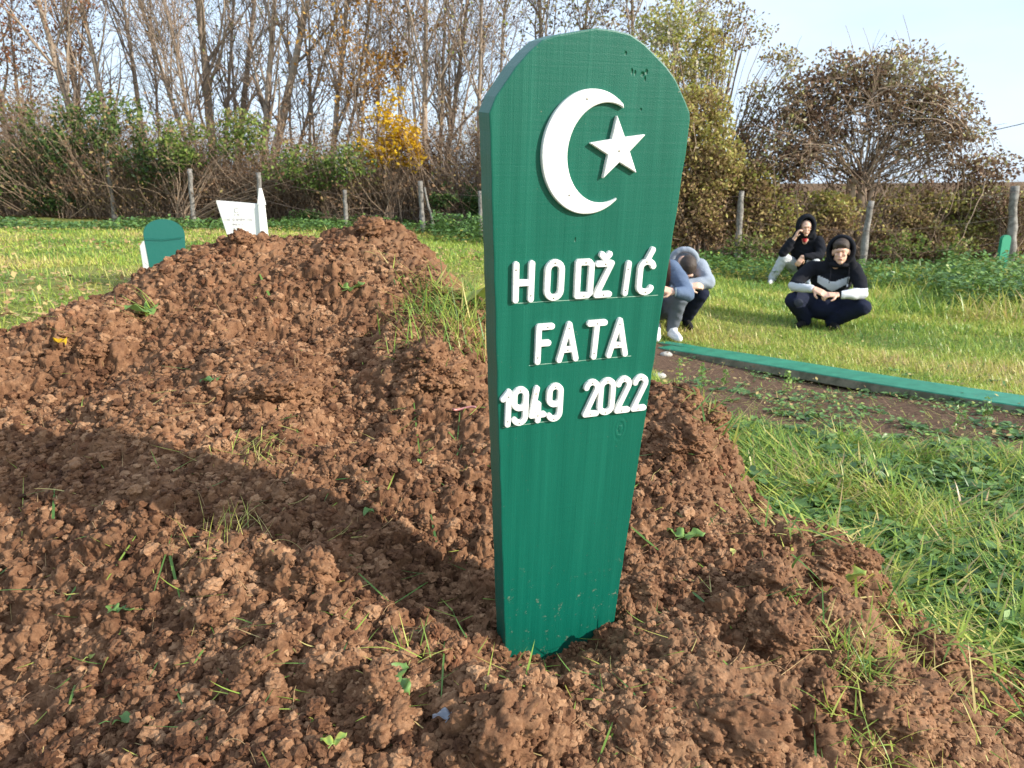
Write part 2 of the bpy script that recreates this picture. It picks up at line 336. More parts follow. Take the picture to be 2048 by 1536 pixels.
def crumbs(n, smin, smax, pw, rng, name_seed, r0=.85):
    A = rng.uniform(rad(-48), rad(46), n); Rr = np.exp(rng.uniform(math.log(r0), math.log(3.3), n)); x = np.sin(A)*Rr; y = np.cos(A)*Rr
    k = (M0(x, y) > G(x, y)+.0) & (smoothmask(x, y) < (.7 if smin < .008 else .3)) & (fbm(x*5, y*5, 3, 77) > rng.uniform(.1, .6, n))
    x = x[k]; y = y[k]; n = len(x); s = smin*(smax/smin)**(rng.uniform(0, 1, n)**pw); z = M(x, y)+s*.15
    T = I2 if smin > .008 else I1; VV = []; FF = []; o = 0
    var = [lumpy(lumpy(T[0], i+name_seed, .38, 1.6), i+name_seed+50, .30, 4.5) if smin < .008 else agg(lumpy(lumpy(T[0], i+name_seed, .34, 1.6), i+9, .22, 6), i+name_seed, 40, .5, .4) for i in range(12)]
    for v in range(12):
        m = np.nonzero(np.arange(n) % 12 == v)[0]
        if not len(m): continue
        ang = rng.uniform(0, 6.28, len(m)); ca = np.cos(ang); sa = np.sin(ang); B = var[v]
        sc_ = np.stack([s[m]*rng.uniform(.8, 1.25, len(m)), s[m]*rng.uniform(.8, 1.2, len(m)), s[m]*rng.uniform(.6, .95, len(m))], 1)
        P = B[None]*sc_[:, None]; X = P[..., 0]*ca[:, None]-P[..., 1]*sa[:, None]; Y = P[..., 0]*sa[:, None]+P[..., 1]*ca[:, None]
        P = np.stack([X+x[m, None], Y+y[m, None], P[..., 2]+z[m, None]], -1)
        VV.append(P.reshape(-1, 3)); FF.append((T[1][None]+(np.arange(len(m))*len(B))[:, None, None]+o).reshape(-1, 3)); o += len(m)*len(B)
    return np.concatenate(VV), np.concatenate(FF)
rg = np.random.default_rng(3)
V1, F1 = crumbs(52000, .0026, .0085, 1.4, rg, 1); V2, F2 = crumbs(6500, .0081, .015, 1.7, rg, 40)
V3, F3 = crumbs(22000, .0045, .0125, 1.3, rg, 70, 1.75); F3 = F3+len(V1); V1 = np.concatenate([V1, V3]); F1 = np.concatenate([F1, F3])
V = np.concatenate([V1, V2]); Fc = np.concatenate([F1, F2+len(V1)])
cr = mesh('soil_crumbs', V, [Fc], MC, None, {'rnd': np.r_[np.repeat(rg.uniform(0, 1, len(V1)//len(I1[0])), len(I1[0])), np.repeat(rg.uniform(0, 1, len(V2)//len(I2[0])), len(I2[0]))]}, smooth=False)
tag(cr, 'loose crumbs of brown clay scattered over the heap of earth', 'soil', kind='stuff')

# bigger clods, each a thing
def clod(px, py, s, label, seed, flat=.75, name='clod', col=None):
    x, y, z = onheap(px, py); I_ = I4 if s > .055 else I3; V = lumpy(I_[0], seed, .34, 1.2)
    V = agg(V, seed, 60, .55, .30); V = agg(V, seed+7, 300, .2, .10); V = lumpy(V, seed+3, .10, 9)
    N_ = V/np.linalg.norm(V, axis=1)[:, None]; A_ = np.abs(N_)**2; W_ = V*s+seed
    for q, am in ((.021, .55), (.011, .6), (.0062, .6)) if s < .055 else ((.021, .35), (.011, .35), (.0062, .4)):
        if q < s*.8:
            h_ = A_[:, 2]*domes(W_[:, 0], W_[:, 1], q, 11)[0]+A_[:, 1]*domes(W_[:, 0], W_[:, 2], q, 12)[0]+A_[:, 0]*domes(W_[:, 1], W_[:, 2], q, 13)[0]; V = V+N_*((h_-.25)*am*q/s)[:, None]
    V = V+N_*((fbm(W_[:, 0]*300+W_[:, 1]*120, W_[:, 2]*300+W_[:, 1]*200, 2, 5)-.5)*.004/s)[:, None]
    V = V*np.array([s, s*.85, s*flat])
    g = np.random.default_rng(seed+77); k = int(min(1400, 60+1100*(s/.1)**2)); ii = g.integers(0, len(V), k); ii = ii[V[ii, 2] > -.3*s*flat]; ss = g.uniform(.0016, .0052, len(ii))
    B_ = lumpy(lumpy(I1[0], seed, .38, 1.6), seed+1, .3, 4.5); cv = V[ii][:, None]+B_[None]*ss[:, None, None]*np.array([1, 1, .8]); cf = (I1[1][None]+(np.arange(len(ii))*len(B_))[:, None, None]+len(V)).reshape(-1, 3); n0 = len(V)
    V = np.r_[V, cv.reshape(-1, 3)]
    o = mesh(name, V, [I_[1], cf], col or MC, None, {'rnd': np.r_[np.full(n0, .55), np.repeat(g.uniform(.2, .9, len(ii)), len(B_))]})
    o.location = (x, y+s*.5, z+s*flat*(.35 if s < .055 else -.1)); o.rotation_euler = (0, 0, seed*1.3)
    tag(o, label, 'clod', 'clods on the heap of earth')
clod(1148, 1312, .021, 'orange brown clod lying against the foot of the green board', 1, .8)
clod(1062, 1322, .013, 'small clod at the left end of the foot of the green board', 2)
clod(1020, 1500, .052, 'broad pale clod at the bottom edge below the green board', 3, .7)
clod(757, 1400, .026, 'upright pale clod at lower left centre of the heap', 4, .95)
clod(775, 1475, .030, 'rough clod just below the upright pale clod', 5, .8)
clod(622, 1160, .036, 'crumbly round clod on the heap left of the board at shin height', 6)
clod(685, 1360, .024, 'orange tinted clod left of the upright pale clod', 7)
clod(1250, 1235, .022, 'dark clod beside the right foot of the green board', 8)
clod(1290, 1195, .026, 'tall clod on the slope right of the board foot', 9, .9)
clod(1660, 1400, .03, 'rounded clod in the crevice at lower right of the heap', 10)
clod(1545, 1180, .04, 'large jagged clod in the middle of the right flank', 11, .7)
clod(1465, 1240, .028, 'clod below the large jagged clod on the right flank', 12)
clod(425, 1240, .034, 'rough clod left of the crumbly round clod', 13)
clod(1720, 1135, .045, 'dark clod at the edge where the heap meets the long grass', 14, .65)
clod(1890, 1330, .05, 'reddish clod near the right edge beside the grass', 15, .5)
clod(735, 470, .05, 'clod on the highest point of the heap', 16, .7)
clod(480, 490, .04, 'clod on the crest in front of the white tombstone', 17, .7)
clod(185, 720, .045, 'reddish clod on the far left shoulder of the heap', 18, .6)
clod(1425, 850, .045, 'rounded clod on the rim right of the board below the plank', 19, .7)
clod(905, 1310, .02, 'small pale clod left of the board foot', 20)
clod(500, 1340, .022, 'small round clod low on the left front of the heap', 21)

clod(1450, 1480, .09, 'wide slab of packed clay at the bottom right of the board foot', 31, .5)
clod(1560, 1275, .06, 'slab of clay leaning over the crevice on the right flank', 32, .6)
clod(1650, 1130, .085, 'large sod of clay at the top of the right flank beside the grass', 33, .55)
clod(1800, 1440, .10, 'long slab of clay in the bottom right corner of the heap', 34, .5)
clod(860, 760, .11, 'big sod with grass roots left of the board beside the dates', 35, .6)
clod(540, 800, .09, 'sod with hanging roots in the middle of the heap', 36, .6)
clod(1370, 900, .09, 'rounded packed lump of clay right of the lower board', 37, .6)

# ---------------------------------------------------------------- the green grave board
RZ, RX, RY = .3371, .1329, -.0164
MB_ = Matrix.Rotation(RZ, 4, 'Z')@Matrix.Rotation(RX, 4, 'X')@Matrix.Rotation(RY, 4, 'Y')
BO = Vector((.0899, 1.1658, -.6911+CAMZ))
def green_mat():
    t = NT('green gloss paint'); g = t.coord((60, 60, 2.2)); g2 = t.coord((260, 260, 3.5)); h2 = t.coord((5, 5, 190))
    a = t.noise(1, 6, .6, g); b = t.noise(1, 4, .6, g2); c = t.noise(1, 3, .5, h2)
    o = t.N.new('ShaderNodeTexCoord').outputs['Object']; sp = t.N.new('ShaderNodeSeparateXYZ'); t.L.new(o, sp.inputs[0])
    base = t.ramp(a, [(.3, (.0006, .090, .060)), (.7, (.002, .118, .078))])
    # wear and mud low on the board
    low = t.math('SUBTRACT', 1, t.math('DIVIDE', t.math('SUBTRACT', sp.outputs[2], -.05), .17))
    low = t.math('MULTIPLY', t.math('MAXIMUM', low, 0), 1)
    mud = t.math('MULTIPLY', t.ramp(t.noise(55, 6, .8), [(.60, (0, 0, 0)), (.67, (1, 1, 1))]), t.math('MINIMUM', t.math('MULTIPLY', low, 1.3), 1))
    col = t.mix(t.math('MULTIPLY', mud, .55), base, (.33, .30, .2))
    sp2 = t.ramp(t.noise(210, 2, .5), [(.70, (0, 0, 0)), (.74, (1, 1, 1))]); sp3 = t.ramp(t.noise(7, 2, .5), [(.5, (0, 0, 0)), (.62, (1, 1, 1))])
    col = t.mix(t.math('MULTIPLY', t.math('MULTIPLY', sp2, sp3), .5), col, (.30, .26, .18))
    # dents and a knot
    def spot(u, v, ru, rv, w=.4):
        d = t.N.new('ShaderNodeVectorMath'); d.operation = 'MULTIPLY_ADD'
        t.L.new(o, d.inputs[0]); d.inputs[1].default_value = (1/ru, 0, 1/rv); d.inputs[2].default_value = (-u/ru, 0, -v/rv)
        l = t.N.new('ShaderNodeVectorMath'); l.operation = 'LENGTH'; t.L.new(d.outputs[0], l.inputs[0])
        dd = t.math('ADD', l.outputs['Value'], t.math('MULTIPLY_ADD', t.noise(240, 3, .7), w*2, -w))
        return dd
    dents = None
    for (u, v, ru, rv) in [(.0385, .882, .0022, .0035), (.0500, .860, .0022, .0045), (.0550, .858, .002, .004), (.0665, .857, .0035, .004), (.0720, .8600, .003, .004), (.0705, .851, .002, .004), (.0685, .812, .002, .0025), (-.0187, .636, .0015, .004)]:
        m = t.math('SUBTRACT', 1, t.math('MINIMUM', spot(u, v, ru, rv), 1)); dents = m if dents is None else t.math('MAXIMUM', dents, m)
    kd = spot(.082, .325, .016, .030, .12)
    ring = t.math('MULTIPLY', t.math('SINE', t.math('MULTIPLY', kd, 16)), t.math('MAXIMUM', t.math('SUBTRACT', 1, kd), 0))
    col = t.mix(t.math('MINIMUM', t.math('MULTIPLY', dents, 3), 1), col, (.001, .07, .035))
    hgt = t.math('ADD', t.math('MULTIPLY', a, .8), t.math('MULTIPLY', b, .55)); hgt = t.math('ADD', hgt, t.math('MULTIPLY', c, .45))
    hgt = t.math('ADD', hgt, t.math('MULTIPLY', t.noise(650, 3, .7), .6))
    hgt = t.math('ADD', hgt, t.math('MULTIPLY', ring, .8)); hgt = t.math('SUBTRACT', hgt, t.math('MULTIPLY', dents, 4)); hgt = t.math('ADD', hgt, t.math('MULTIPLY', mud, 1.0))
    t.bump(hgt, .65, .0009)
    t.fin(col, t.math('MULTIPLY_ADD', a, .2, .30), .4); return t.m
MGN = green_mat()
top = [(-.151, .8035), (-.1415, .824), (-.1152, .8603), (-.098, .878), (-.0808, .8924), (-.06, .8995), (-.0385, .9036), (-.0057, .9099), (.02, .9088), (.0435, .9052), (.066, .8945), (.0835, .882), (.102, .868), (.119, .8518), (.1385, .8238), (.147, .8095), (.1485, .7990)]
def board_mesh():
    import bmesh
    pts = [(-(.15-.0507*(.8-v)), v) for v in np.linspace(-.32, .78, 40)]+top+[((.15-.0507*(.8-v)), v) for v in np.linspace(.78, -.32, 40)]
    rr = random.Random(5)
    bm = bmesh.new(); T = .050
    f = [bm.verts.new((u+rr.uniform(-.0006, .0006), 0, v)) for u, v in pts]
    face = bm.faces.new(f)
    r = bmesh.ops.extrude_face_region(bm, geom=[face])
    bmesh.ops.translate(bm, vec=(0, T, 0), verts=[v for v in r['geom'] if isinstance(v, bmesh.types.BMVert)])
    bmesh.ops.recalc_face_normals(bm, faces=bm.faces)
    ed = [e for e in bm.edges if abs(e.verts[0].co.y-e.verts[1].co.y) < 1e-6]
    bmesh.ops.bevel(bm, geom=ed, offset=.0022, segments=2, profile=.6, affect='EDGES')
    me = bpy.data.meshes.new('board'); bm.to_mesh(me); bm.free(); me.materials.append(MGN)
    return me
marker = empty('grave_marker'); marker.matrix_world = Matrix.Translation(BO)@MB_
tag(marker, 'large green painted grave board with white crescent, star and letters standing in the fresh earth', 'grave marker')
link(bpy.data.objects.new('board', board_mesh()), marker)
MWH = NT('white plastic'); MWH.bump(MWH.noise(300, 2), .25, .0006); MWH = MWH.fin(MWH.mix(MWH.ramp(MWH.noise(60, 5, .8), [(.45, (0, 0, 0)), (.75, (1, 1, 1))]), (.80, .80, .79), (.62, .60, .56)), .42, .4)
MSCREW = plain('galvanised screw', (.42, .36, .30), .35, .6)
MLN = plain('scored line', (.28, .42, .34), .8, .2)
LH = .0055
def relief(name, sdf, box, h=LH, cell=.00055, bev=.0009, screws=()):
    u0, u1, v0, v1 = box; nu = int((u1-u0)/cell)+2; nv = int((v1-v0)/cell)+2
    U, Vv = np.meshgrid(u0+np.arange(nu)*cell, v0+np.arange(nv)*cell); U = U.ravel(); Vv = Vv.ravel()
    d = sdf(U, Vv); e = 1e-5; gx = (sdf(U+e, Vv)-d)/e; gy = (sdf(U, Vv+e)-d)/e
    # snap the vertices next to the outline onto it so that the edge is clean
    near = np.abs(d) < cell*.72; U = U-np.where(near, gx*d, 0); Vv = Vv-np.where(near, gy*d, 0); d = np.where(near, 0, d)
    z = np.where(d >= -1e-9, 0, 0.)-h+np.clip(1+d/bev, 0, 1)**2*(h*.22)
    i = np.arange(nv-1)[:, None]*nu; j = np.arange(nu-1)[None]; a = i+j; q = np.stack([a, a+1, a+nu+1, a+nu], -1).reshape(-1, 4)
    ins = (d < 1e-7); kq = ins[q].all(axis=1); q = q[kq]
    # side walls from boundary edges
    E = np.concatenate([q[:, [0, 1]], q[:, [1, 2]], q[:, [2, 3]], q[:, [3, 0]]]); key = np.sort(E, 1); key = key[:, 0].astype(np.int64)*len(U)+key[:, 1]
    un, inv, ct = np.unique(key, return_inverse=True, return_counts=True); B = E[ct[inv] == 1]
    used = np.unique(q); mp_ = -np.ones(len(U), int); mp_[used] = np.arange(len(used))
    V = np.c_[U[used], z[used], Vv[used]]; q = mp_[q]; B = mp_[B]; bu = np.unique(B); m2 = -np.ones(len(V), int); m2[bu] = np.arange(len(bu))+len(V)
    Vb = V[bu].copy(); Vb[:, 1] = .0012
    W = np.c_[B[:, 1], B[:, 0], m2[B[:, 0]], m2[B[:, 1]]]
    o = mesh(name, np.r_[V, Vb], [q, W], MWH, marker, smooth=False)
    for (su, sv) in screws:
        t = np.arange(10)/10*2*np.pi; rr_ = .0014
        P = np.r_[np.c_[su+rr_*np.cos(t), np.full(10, -h-.0003), sv+rr_*np.sin(t)], np.c_[su+rr_*.7*np.cos(t), np.full(10, -h-.0010), sv+rr_*.7*np.sin(t)], np.c_[su+rr_*np.cos(t), np.full(10, -h+.001), sv+rr_*np.sin(t)]]
        k = np.arange(10); kk = (k+1) % 10
        mesh('screw', P, [np.c_[k, kk, kk+10, k+10], np.c_[k+20, kk+20, kk, k], (k+10)[None]], MSCREW, o)
    return o
SR = .0048
def strokes(lines, r=SR):
    segs = []
    for P in lines:
        P = np.array(P, float)
        segs += [(P[i], P[i+1]) for i in range(len(P)-1)]
    def f(u, v):
        best = np.full(u.shape, 9.)
        for a, b in segs:
            ab = b-a; t = np.clip(((u-a[0])*ab[0]+(v-a[1])*ab[1])/(ab@ab+1e-12), 0, 1)
            best = np.minimum(best, np.hypot(u-a[0]-t*ab[0], v-a[1]-t*ab[1]))
        return best-r
    al = np.concatenate([np.array(P) for P in lines]); m = r+.001
    return f, (al[:, 0].min()-m, al[:, 0].max()+m, al[:, 1].min()-m, al[:, 1].max()+m)
def arc(cu, cv, ru, rv, a0, a1, n=10): return [(cu+ru*math.cos(rad(a)), cv+rv*math.sin(rad(a))) for a in np.linspace(a0, a1, n)]
def glyph(name, lines, screws): f, b = strokes(lines); relief(name, f, b, screws=screws)
# first row
glyph('letter', [[(-.1080, .5530), (-.1085, .6040)], [(-.0848, .5530), (-.0848, .6045)], [(-.108, .5775), (-.0848, .5775)]], [(-.1085, .5975), (-.0848, .559)])
O = lambda cu, w, v0, v1: arc(cu, v1-w, w, w, 0, 180)+arc(cu, v0+w, w, w, 180, 360)+[(cu+w, v1-w)]
glyph('letter', [O(-.0493, .0108, .5530, .6045)], [(-.0493, .6045), (-.0493, .553)])
glyph('letter', [[(-.0125, .5535), (-.0130, .6030), (.0045, .6030), (.0085, .5985), (.0085, .5570), (.0045, .5535), (-.0125, .5535)]], [(-.001, .603), (-.001, .5535)])
glyph('letter', [[(.0190, .5995), (.0405, .5995), (.0188, .5530), (.0400, .5530)], [(.0240, .6130), (.0300, .6065), (.0360, .6130)]], [(.0305, .5995), (.031, .553)])
glyph('letter', [[(.0665, .5530), (.0690, .5975)]], [(.0683, .590), (.067, .558)])
glyph('letter', [arc(.1000, .5895, .0108, .0100, 15, 180)+arc(.1000, .5625, .0108, .0100, 180, 335), [(.0985, .5995), (.1070, .6165)]], [(.0985, .5995), (.101, .5528)])
# second row
glyph('letter', [[(-.0700, .4555), (-.0700, .5095), (-.0495, .5095)], [(-.0700, .4840), (-.0540, .4840)]], [(-.056, .5095), (-.070, .463)])
def AA(a, b, c): glyph('letter', [[(a, .4555), (b, .5100), (c, .4555)], [(a+.0045, .4710), (c-.0045, .4710)]], [(b, .505), (b, .471)])
AA(-.0350, -.0215, -.0080)
glyph('letter', [[(.0118, .5090), (.0368, .5090)], [(.0243, .5090), (.0222, .4555)]], [(.0243, .509), (.0225, .462)])
AA(.0480, .0625, .0758)
# the years
glyph('digit', [[(-.1225, .4005), (-.1140, .4110), (-.1145, .3580)]], [(-.114, .4045), (-.1145, .364)])
def nine(c): glyph('digit', [O(c, .0092, .3830, .4130), [(c+.0092, .4038)]+arc(c, .3690, .0092, .0105, 0, -150)], [(c, .4125), (c, .3585)])
nine(-.0955)
glyph('digit', [[(-.0690, .4120), (-.0760, .3680), (-.0560, .3680)], [(-.0655, .3590), (-.0655, .3860)]], [(-.070, .405), (-.0655, .368)])
nine(-.0385)
def two(c): glyph('digit', [arc(c, .4035, .0092, .0095, 175, -30, 12)+[(c-.0090, .3590), (c+.0105, .3590)]], [(c, .4125), (c, .359)])
two(.0235); glyph('digit', [O(.0500, .0105, .3590, .4130)], [(.050, .4125), (.050, .359)]); two(.0790); two(.1085)
# crescent and star
def cres(u, v):
    def el(cu, cv, ru, rv):
        a = (u-cu)/ru; b = (v-cv)/rv; k = np.hypot(a, b)+1e-9; return (k-1)*k/np.hypot(a/ru, b/rv)
    return np.maximum(np.maximum(el(-.0062, .7545, .0712, .0823), -el(.0160, .7535, .0560, .0662)), u-.0385+.25*(np.abs(v-.754)-.065))
relief('crescent', cres, (-.08, .06, .665, .843), h=.0062, cell=.0007, bev=.0013, screws=[(-.0160, .8240), (-.034, .699)])
def starf():
    c = np.array([.0365, .7600]); P = []
    for i in range(10):
        a = rad(98+36*i); r_ = .0430 if i % 2 == 0 else .0170; P.append(c+r_*np.array([math.cos(a), math.sin(a)]))
    P = np.array(P)
    def f(u, v):
        d = np.full(u.shape, 9.); s = np.ones(u.shape)
        for i in range(10):
            a = P[i]; b = P[i-1]; ex, ey = b-a; wx = u-a[0]; wy = v-a[1]; t = np.clip((wx*ex+wy*ey)/(ex*ex+ey*ey), 0, 1)
            d = np.minimum(d, np.hypot(wx-ex*t, wy-ey*t))
            c1 = v >= a[1]; c2 = v < b[1]; c3 = ex*wy > ey*wx
            s = np.where((c1 & c2 & c3) | (~c1 & ~c2 & ~c3), -s, s)
        return s*d-.0008
    return f
relief('star', starf(), (-.012, .085, .712, .808), h=.0062, cell=.0007, bev=.0013, screws=[(.0375, .7580)])
for (a, b, v, dv) in [(-.112, .126, .5475, -.002), (-.082, .089, .4497, 0), (-.121, -.045, .3525, .001), (.012, .118, .3555, 0)]:
    n = 40; uu = np.linspace(a, b, n); vv = v+dv*(uu-a)/(b-a)+.0004*(vn(uu*90, uu*0, 3)-.5); w = .00045*(.5+vn(uu*200, uu*0+3, 5))
    P = np.r_[np.c_[uu, np.full(n, -.0004), vv-w], np.c_[uu, np.full(n, -.0004), vv+w]]; k = np.arange(n-1)
    mesh('guide_line', P, [np.c_[k, k+1, k+1+n, k+n]], MLN, marker)
# ---------------------------------------------------------------- plank on the grass, other graves
def box_beam(name, A, B, w, h, mat, parent=None, taper=1.0, seg=24, wob=.004):
    A = Vector(A); B = Vector(B); d = (B-A); L = d.length; d.normalize(); s = d.cross(Vector((0, 0, 1))).normalized(); u = s.cross(d)
    t = np.linspace(0, 1, seg); V = []
    for i, k in enumerate(t):
        e = .35 if i in (0, seg-1) else 1; ww = w*.5*(1-(1-taper)*k)*(1 if e == 1 else .92); c = A+d*L*k+u*(wob*math.sin(k*7)); b = min(.006, h*.1)
        for (a, z) in [(-ww, b), (-ww+b, 0), (ww-b, 0), (ww, b), (ww, h-b), (ww-b, h), (-ww+b, h), (-ww, h-b)]: V.append(c+s*a+u*z)
    i = np.arange(seg-1)[:, None]*8; j = np.arange(8)[None]; a = (i+j); b = i+(j+1) % 8
    q = np.stack([a, b, b+8, a+8], -1).reshape(-1, 4)
    return mesh(name, np.array([v[:] for v in V]), [q[:, ::-1], np.arange(8)[None], np.arange(8)[None, ::-1]+8*(seg-1)], mat, parent, smooth=False)
def plankmat():
    t = NT('green painted plank'); g = t.coord((1, 1, 1)); a = t.noise(9, 6, .7); f = t.noise(3, 3, .5)
    base = t.ramp(a, [(.35, (.012, .16, .09)), (.65, (.03, .26, .15))])
    wear = t.ramp(t.noise(60, 6, .8), [(.62, (0, 0, 0)), (.7, (1, 1, 1))])
    ge = t.N.new('ShaderNodeNewGeometry'); sp = t.N.new('ShaderNodeSeparateXYZ'); t.L.new(ge.outputs['Normal'], sp.inputs[0])
    side = t.math('LESS_THAN', sp.outputs[2], .45)
    col = t.mix(t.math('MULTIPLY', wear, .5), base, (.15, .16, .10))
    col = t.mix(t.math('MULTIPLY', side, .9), col, t.ramp(a, [(.4, (.13, .12, .08)), (.6, (.28, .24, .17))]))
    t.bump(t.math('ADD', a, wear), .4, .004); return t.fin(col, .45, .4)
MPK = plankmat()
Ap = Vector(plankA); Bp = Vector(plankB)
Ap.z = world(1338, 693, 6.7)[2]-.06; Bp.z = world(2075, 805, 4.2)[2]-.07
d_ = (Bp-Ap).normalized()
box_beam_o = box_beam('plank', Ap, Bp+d_*.25, .31, .068, MPK); tag(box_beam_o, 'long flat board painted green lying on the ground between grass and bare soil', 'plank')
o = box_beam('plank', Ap+Vector((-.02, .20, .035)), Ap+(Bp-Ap)*.36+Vector((-.02, .20, .02)), .12, .03, MPK); tag(o, 'shorter dark green board lying just behind the left half of the long green plank', 'plank')
MSTONE = plain('white stone', (.80, .80, .78), .5, .4, 40, .1, .06); MTXT = plain('engraved grey', (.42, .38, .38), .7, .2)
def prism(name, pts, T, mat, parent=None, bev=.004):
    import bmesh
    bm = bmesh.new(); f = bm.faces.new([bm.verts.new((u, 0, v)) for u, v in pts]); r = bmesh.ops.extrude_face_region(bm, geom=[f])
    bmesh.ops.translate(bm, vec=(0, T, 0), verts=[v for v in r['geom'] if isinstance(v, bmesh.types.BMVert)]); bmesh.ops.recalc_face_normals(bm, faces=bm.faces)
    if bev: bmesh.ops.bevel(bm, geom=[e for e in bm.edges if e.calc_length() > bev*2.5], offset=bev, segments=2, affect='EDGES')
    me = bpy.data.meshes.new(name); bm.to_mesh(me); bm.free(); me.materials.append(mat)
    return link(bpy.data.objects.new(name, me), parent)
# white tombstone at y = 10
w = world(488, 480, 9.5); z0 = float(G(w[0], 9.5)); hz = lambda py: world(488, py, 9.5)[2]-z0; s = 9.6/F
t = empty('tombstone', (w[0], 9.5, z0), .05, 'white stone tombstone with slanting top and a pointed pillar at its right side', 'tombstone')
prism('slab', [(-.10, -.1), (.19, -.1), (.22, hz(408)), (-.305, hz(401)), (-.19, hz(480)), (-.12, .2)], .10, MSTONE, t)
pil = prism('pillar', [(.205, -.1), (.295, -.1), (.275, hz(412)), (.245, hz(404)), (.215, hz(412))], .12, MSTONE, t, .006); pil.location.y = -.03
pil2 = prism('pillar_tip', [(.203, hz(410)), (.290, hz(410)), (.252, hz(376)), (.240, hz(376))], .10, MSTONE, t, .005); pil2.location.y = -.02
# faint engraving: crescent-like mark and three lines of illegible characters
T2 = Tubes(); rr = random.Random(4)
a0, b0 = hz(414), hz(424)
T2.add([(-.06+.025*math.cos(k), -.003, (a0+b0)/2-.01+.03*math.sin(k)) for k in np.linspace(.6, 5.6, 12)], .0025, 4)
for (row, x0, x1, h) in [(428, -.09, -.02, .018), (437, -.22, .12, .03), (447, -.12, -.0, .024), (455, -.11, -.02, .03)]:
    u = x0; v = hz(row)-h
    while u < x1:
        c = [(u, v), (u, v+h), (u+h*.45, v+h*(.5 if rr.random() < .5 else 1)), (u+h*.5, v)]
        T2.add([(a, -.002, b) for a, b in c[:rr.choice((2, 3, 4))]], .0019, 4); u += h*.72+(h*.6 if rr.random() < .15 else 0)
T2.build('engraving', MTXT, t)
# small green board and white board behind it, left
w = world(334, 520, 6.5); z0 = float(G(w[0], 6.5)); k = 6.6/F; hz = lambda py: world(334, py, 6.5)[2]-z0
MG2 = plain('green painted board', (.006, .105, .085), .42, .45, 30, .15, .2)
t = empty('grave_marker', (w[0], 6.5, z0), .42, 'small rounded green grave board leaning beyond the left side of the earth heap', 'grave marker')
hh = hz(438); n = 15
top2 = [(-.165*math.cos(a), hh-.13+.13*math.sin(a)) for a in np.linspace(0, math.pi, n)]
b = prism('board', [(-.12, -.15)]+top2+[(.12, -.15)], .05, MG2, t); b.rotation_euler = (-.05, 0, 0)
T3 = Tubes(); T3.add([(-.155, -.003, hh-.16), (0, -.003, hh-.17), (.155, -.003, hh-.155)], .003, 4); T3.build('board_seam', MG2, t)
w = world(302, 530, 6.9); z0 = float(G(w[0], 6.9))
o = prism('grave_marker', [(-.07, -.1), (-.085, world(302, 492, 6.9)[2]-z0), (-.05, world(302, 482, 6.9)[2]-z0), (.16, world(302, 482, 6.9)[2]-z0), (.16, -.1)], .06, MSTONE)
o.location = (w[0]-.0, 6.9, z0); tag(o, 'white grave marker half hidden behind the small rounded green board', 'grave marker')
# green marker at far right
w = world(2008, 515, 13); z0 = float(G(w[0], 13)); k = 13.1/F; hh = world(2008, 470, 13)[2]-z0; r_ = 10.5*k
t = empty('grave_marker', (w[0], 13, z0), .2, 'narrow bright green grave board far off at the right edge in front of the hedge', 'grave marker')
prism('board', [(-r_, -.2)]+[(-r_*math.cos(a), hh-r_*.8+r_*.8*math.sin(a)) for a in np.linspace(0, math.pi, 11)]+[(r_, -.2)], .06, plain('bright green paint', (.02, .27, .15), .5, .4), t)
# ---------------------------------------------------------------- fence posts
MPOST = NT('weathered post'); c_ = MPOST.ramp(MPOST.noise(9, 6, .75), [(.35, (.10, .09, .08)), (.5, (.22, .205, .185)), (.68, (.37, .35, .325))]); MPOST.bump(MPOST.noise(25, 5, .7, MPOST.coord((1, 1, .2))), .6, .01); MPOST = MPOST.fin(c_, .9, .2)
posts = []
def post(b, tp, y, r, label, shape=8, mat=None):
    y = y-(.7 if b[0] < 1000 else .35)
    p0 = world(b[0], b[1], y); p1 = world(tp[0], tp[1], y); p0[2] = float(G(p0[0], y))-.1
    T = Tubes(); P = np.linspace(p0, p1, 9)-p0; rr = np.random.default_rng(int(b[0])); P[:, 0] += rr.normal(0, .008, 9)
    P = np.r_[P, P[-1:]+[[0, 0, .004]]]
    T.add(P, np.r_[np.linspace(r*.74, r*.58, 9)*(1+rr.normal(0, .08, 9)), .004], shape)
    o = T.build('fence_post', mat or MPOST); o.location = p0; tag(o, label, 'fence post', 'posts of the cemetery fence'); posts.append((p1, y)); return o
post((88, 424), (73, 330), 20, .07, 'leaning grey fence post furthest left, half in the green shrub')
post((230, 434), (215, 322), 19, .08, 'grey fence post second from the left')
post((388, 454), (379, 338), 18, .08, 'grey fence post between the small green board and the white tombstone')
post((528, 470), (516, 345), 17.5, .08, 'fence post behind the pointed pillar of the tombstone')
post((692, 462), (690, 380), 17.3, .07, 'thin fence post above the highest point of the heap')
post((846, 462), (841, 362), 17, .085, 'grey fence post with a slanting brace left of the green board')
o = post((872, 462), (848, 375), 16.8, .035, 'thin slanting brace leaning on the post left of the green board'); o.name = 'brace'; o['category'] = 'brace'
post((962, 474), (960, 382), 16.5, .07, 'fence post peeping out at the left edge of the green board')
post((1473, 524), (1484, 382), 15, .095, 'grey mossy fence post left of the hooded people')
post((1722, 534), (1742, 402), 14.6, .10, 'grey slanting fence post under the domed vine tree')
post((2022, 520), (2030, 372), 14.6, .12, 'dark fence post at the far right behind the narrow green marker')
MWIRE = plain('rusty wire', (.16, .12, .10), .6, .4)
fw = empty('fence_wire', (0, 0, 0), 0, 'thin rusty wires strung between the left fence posts', 'wire')
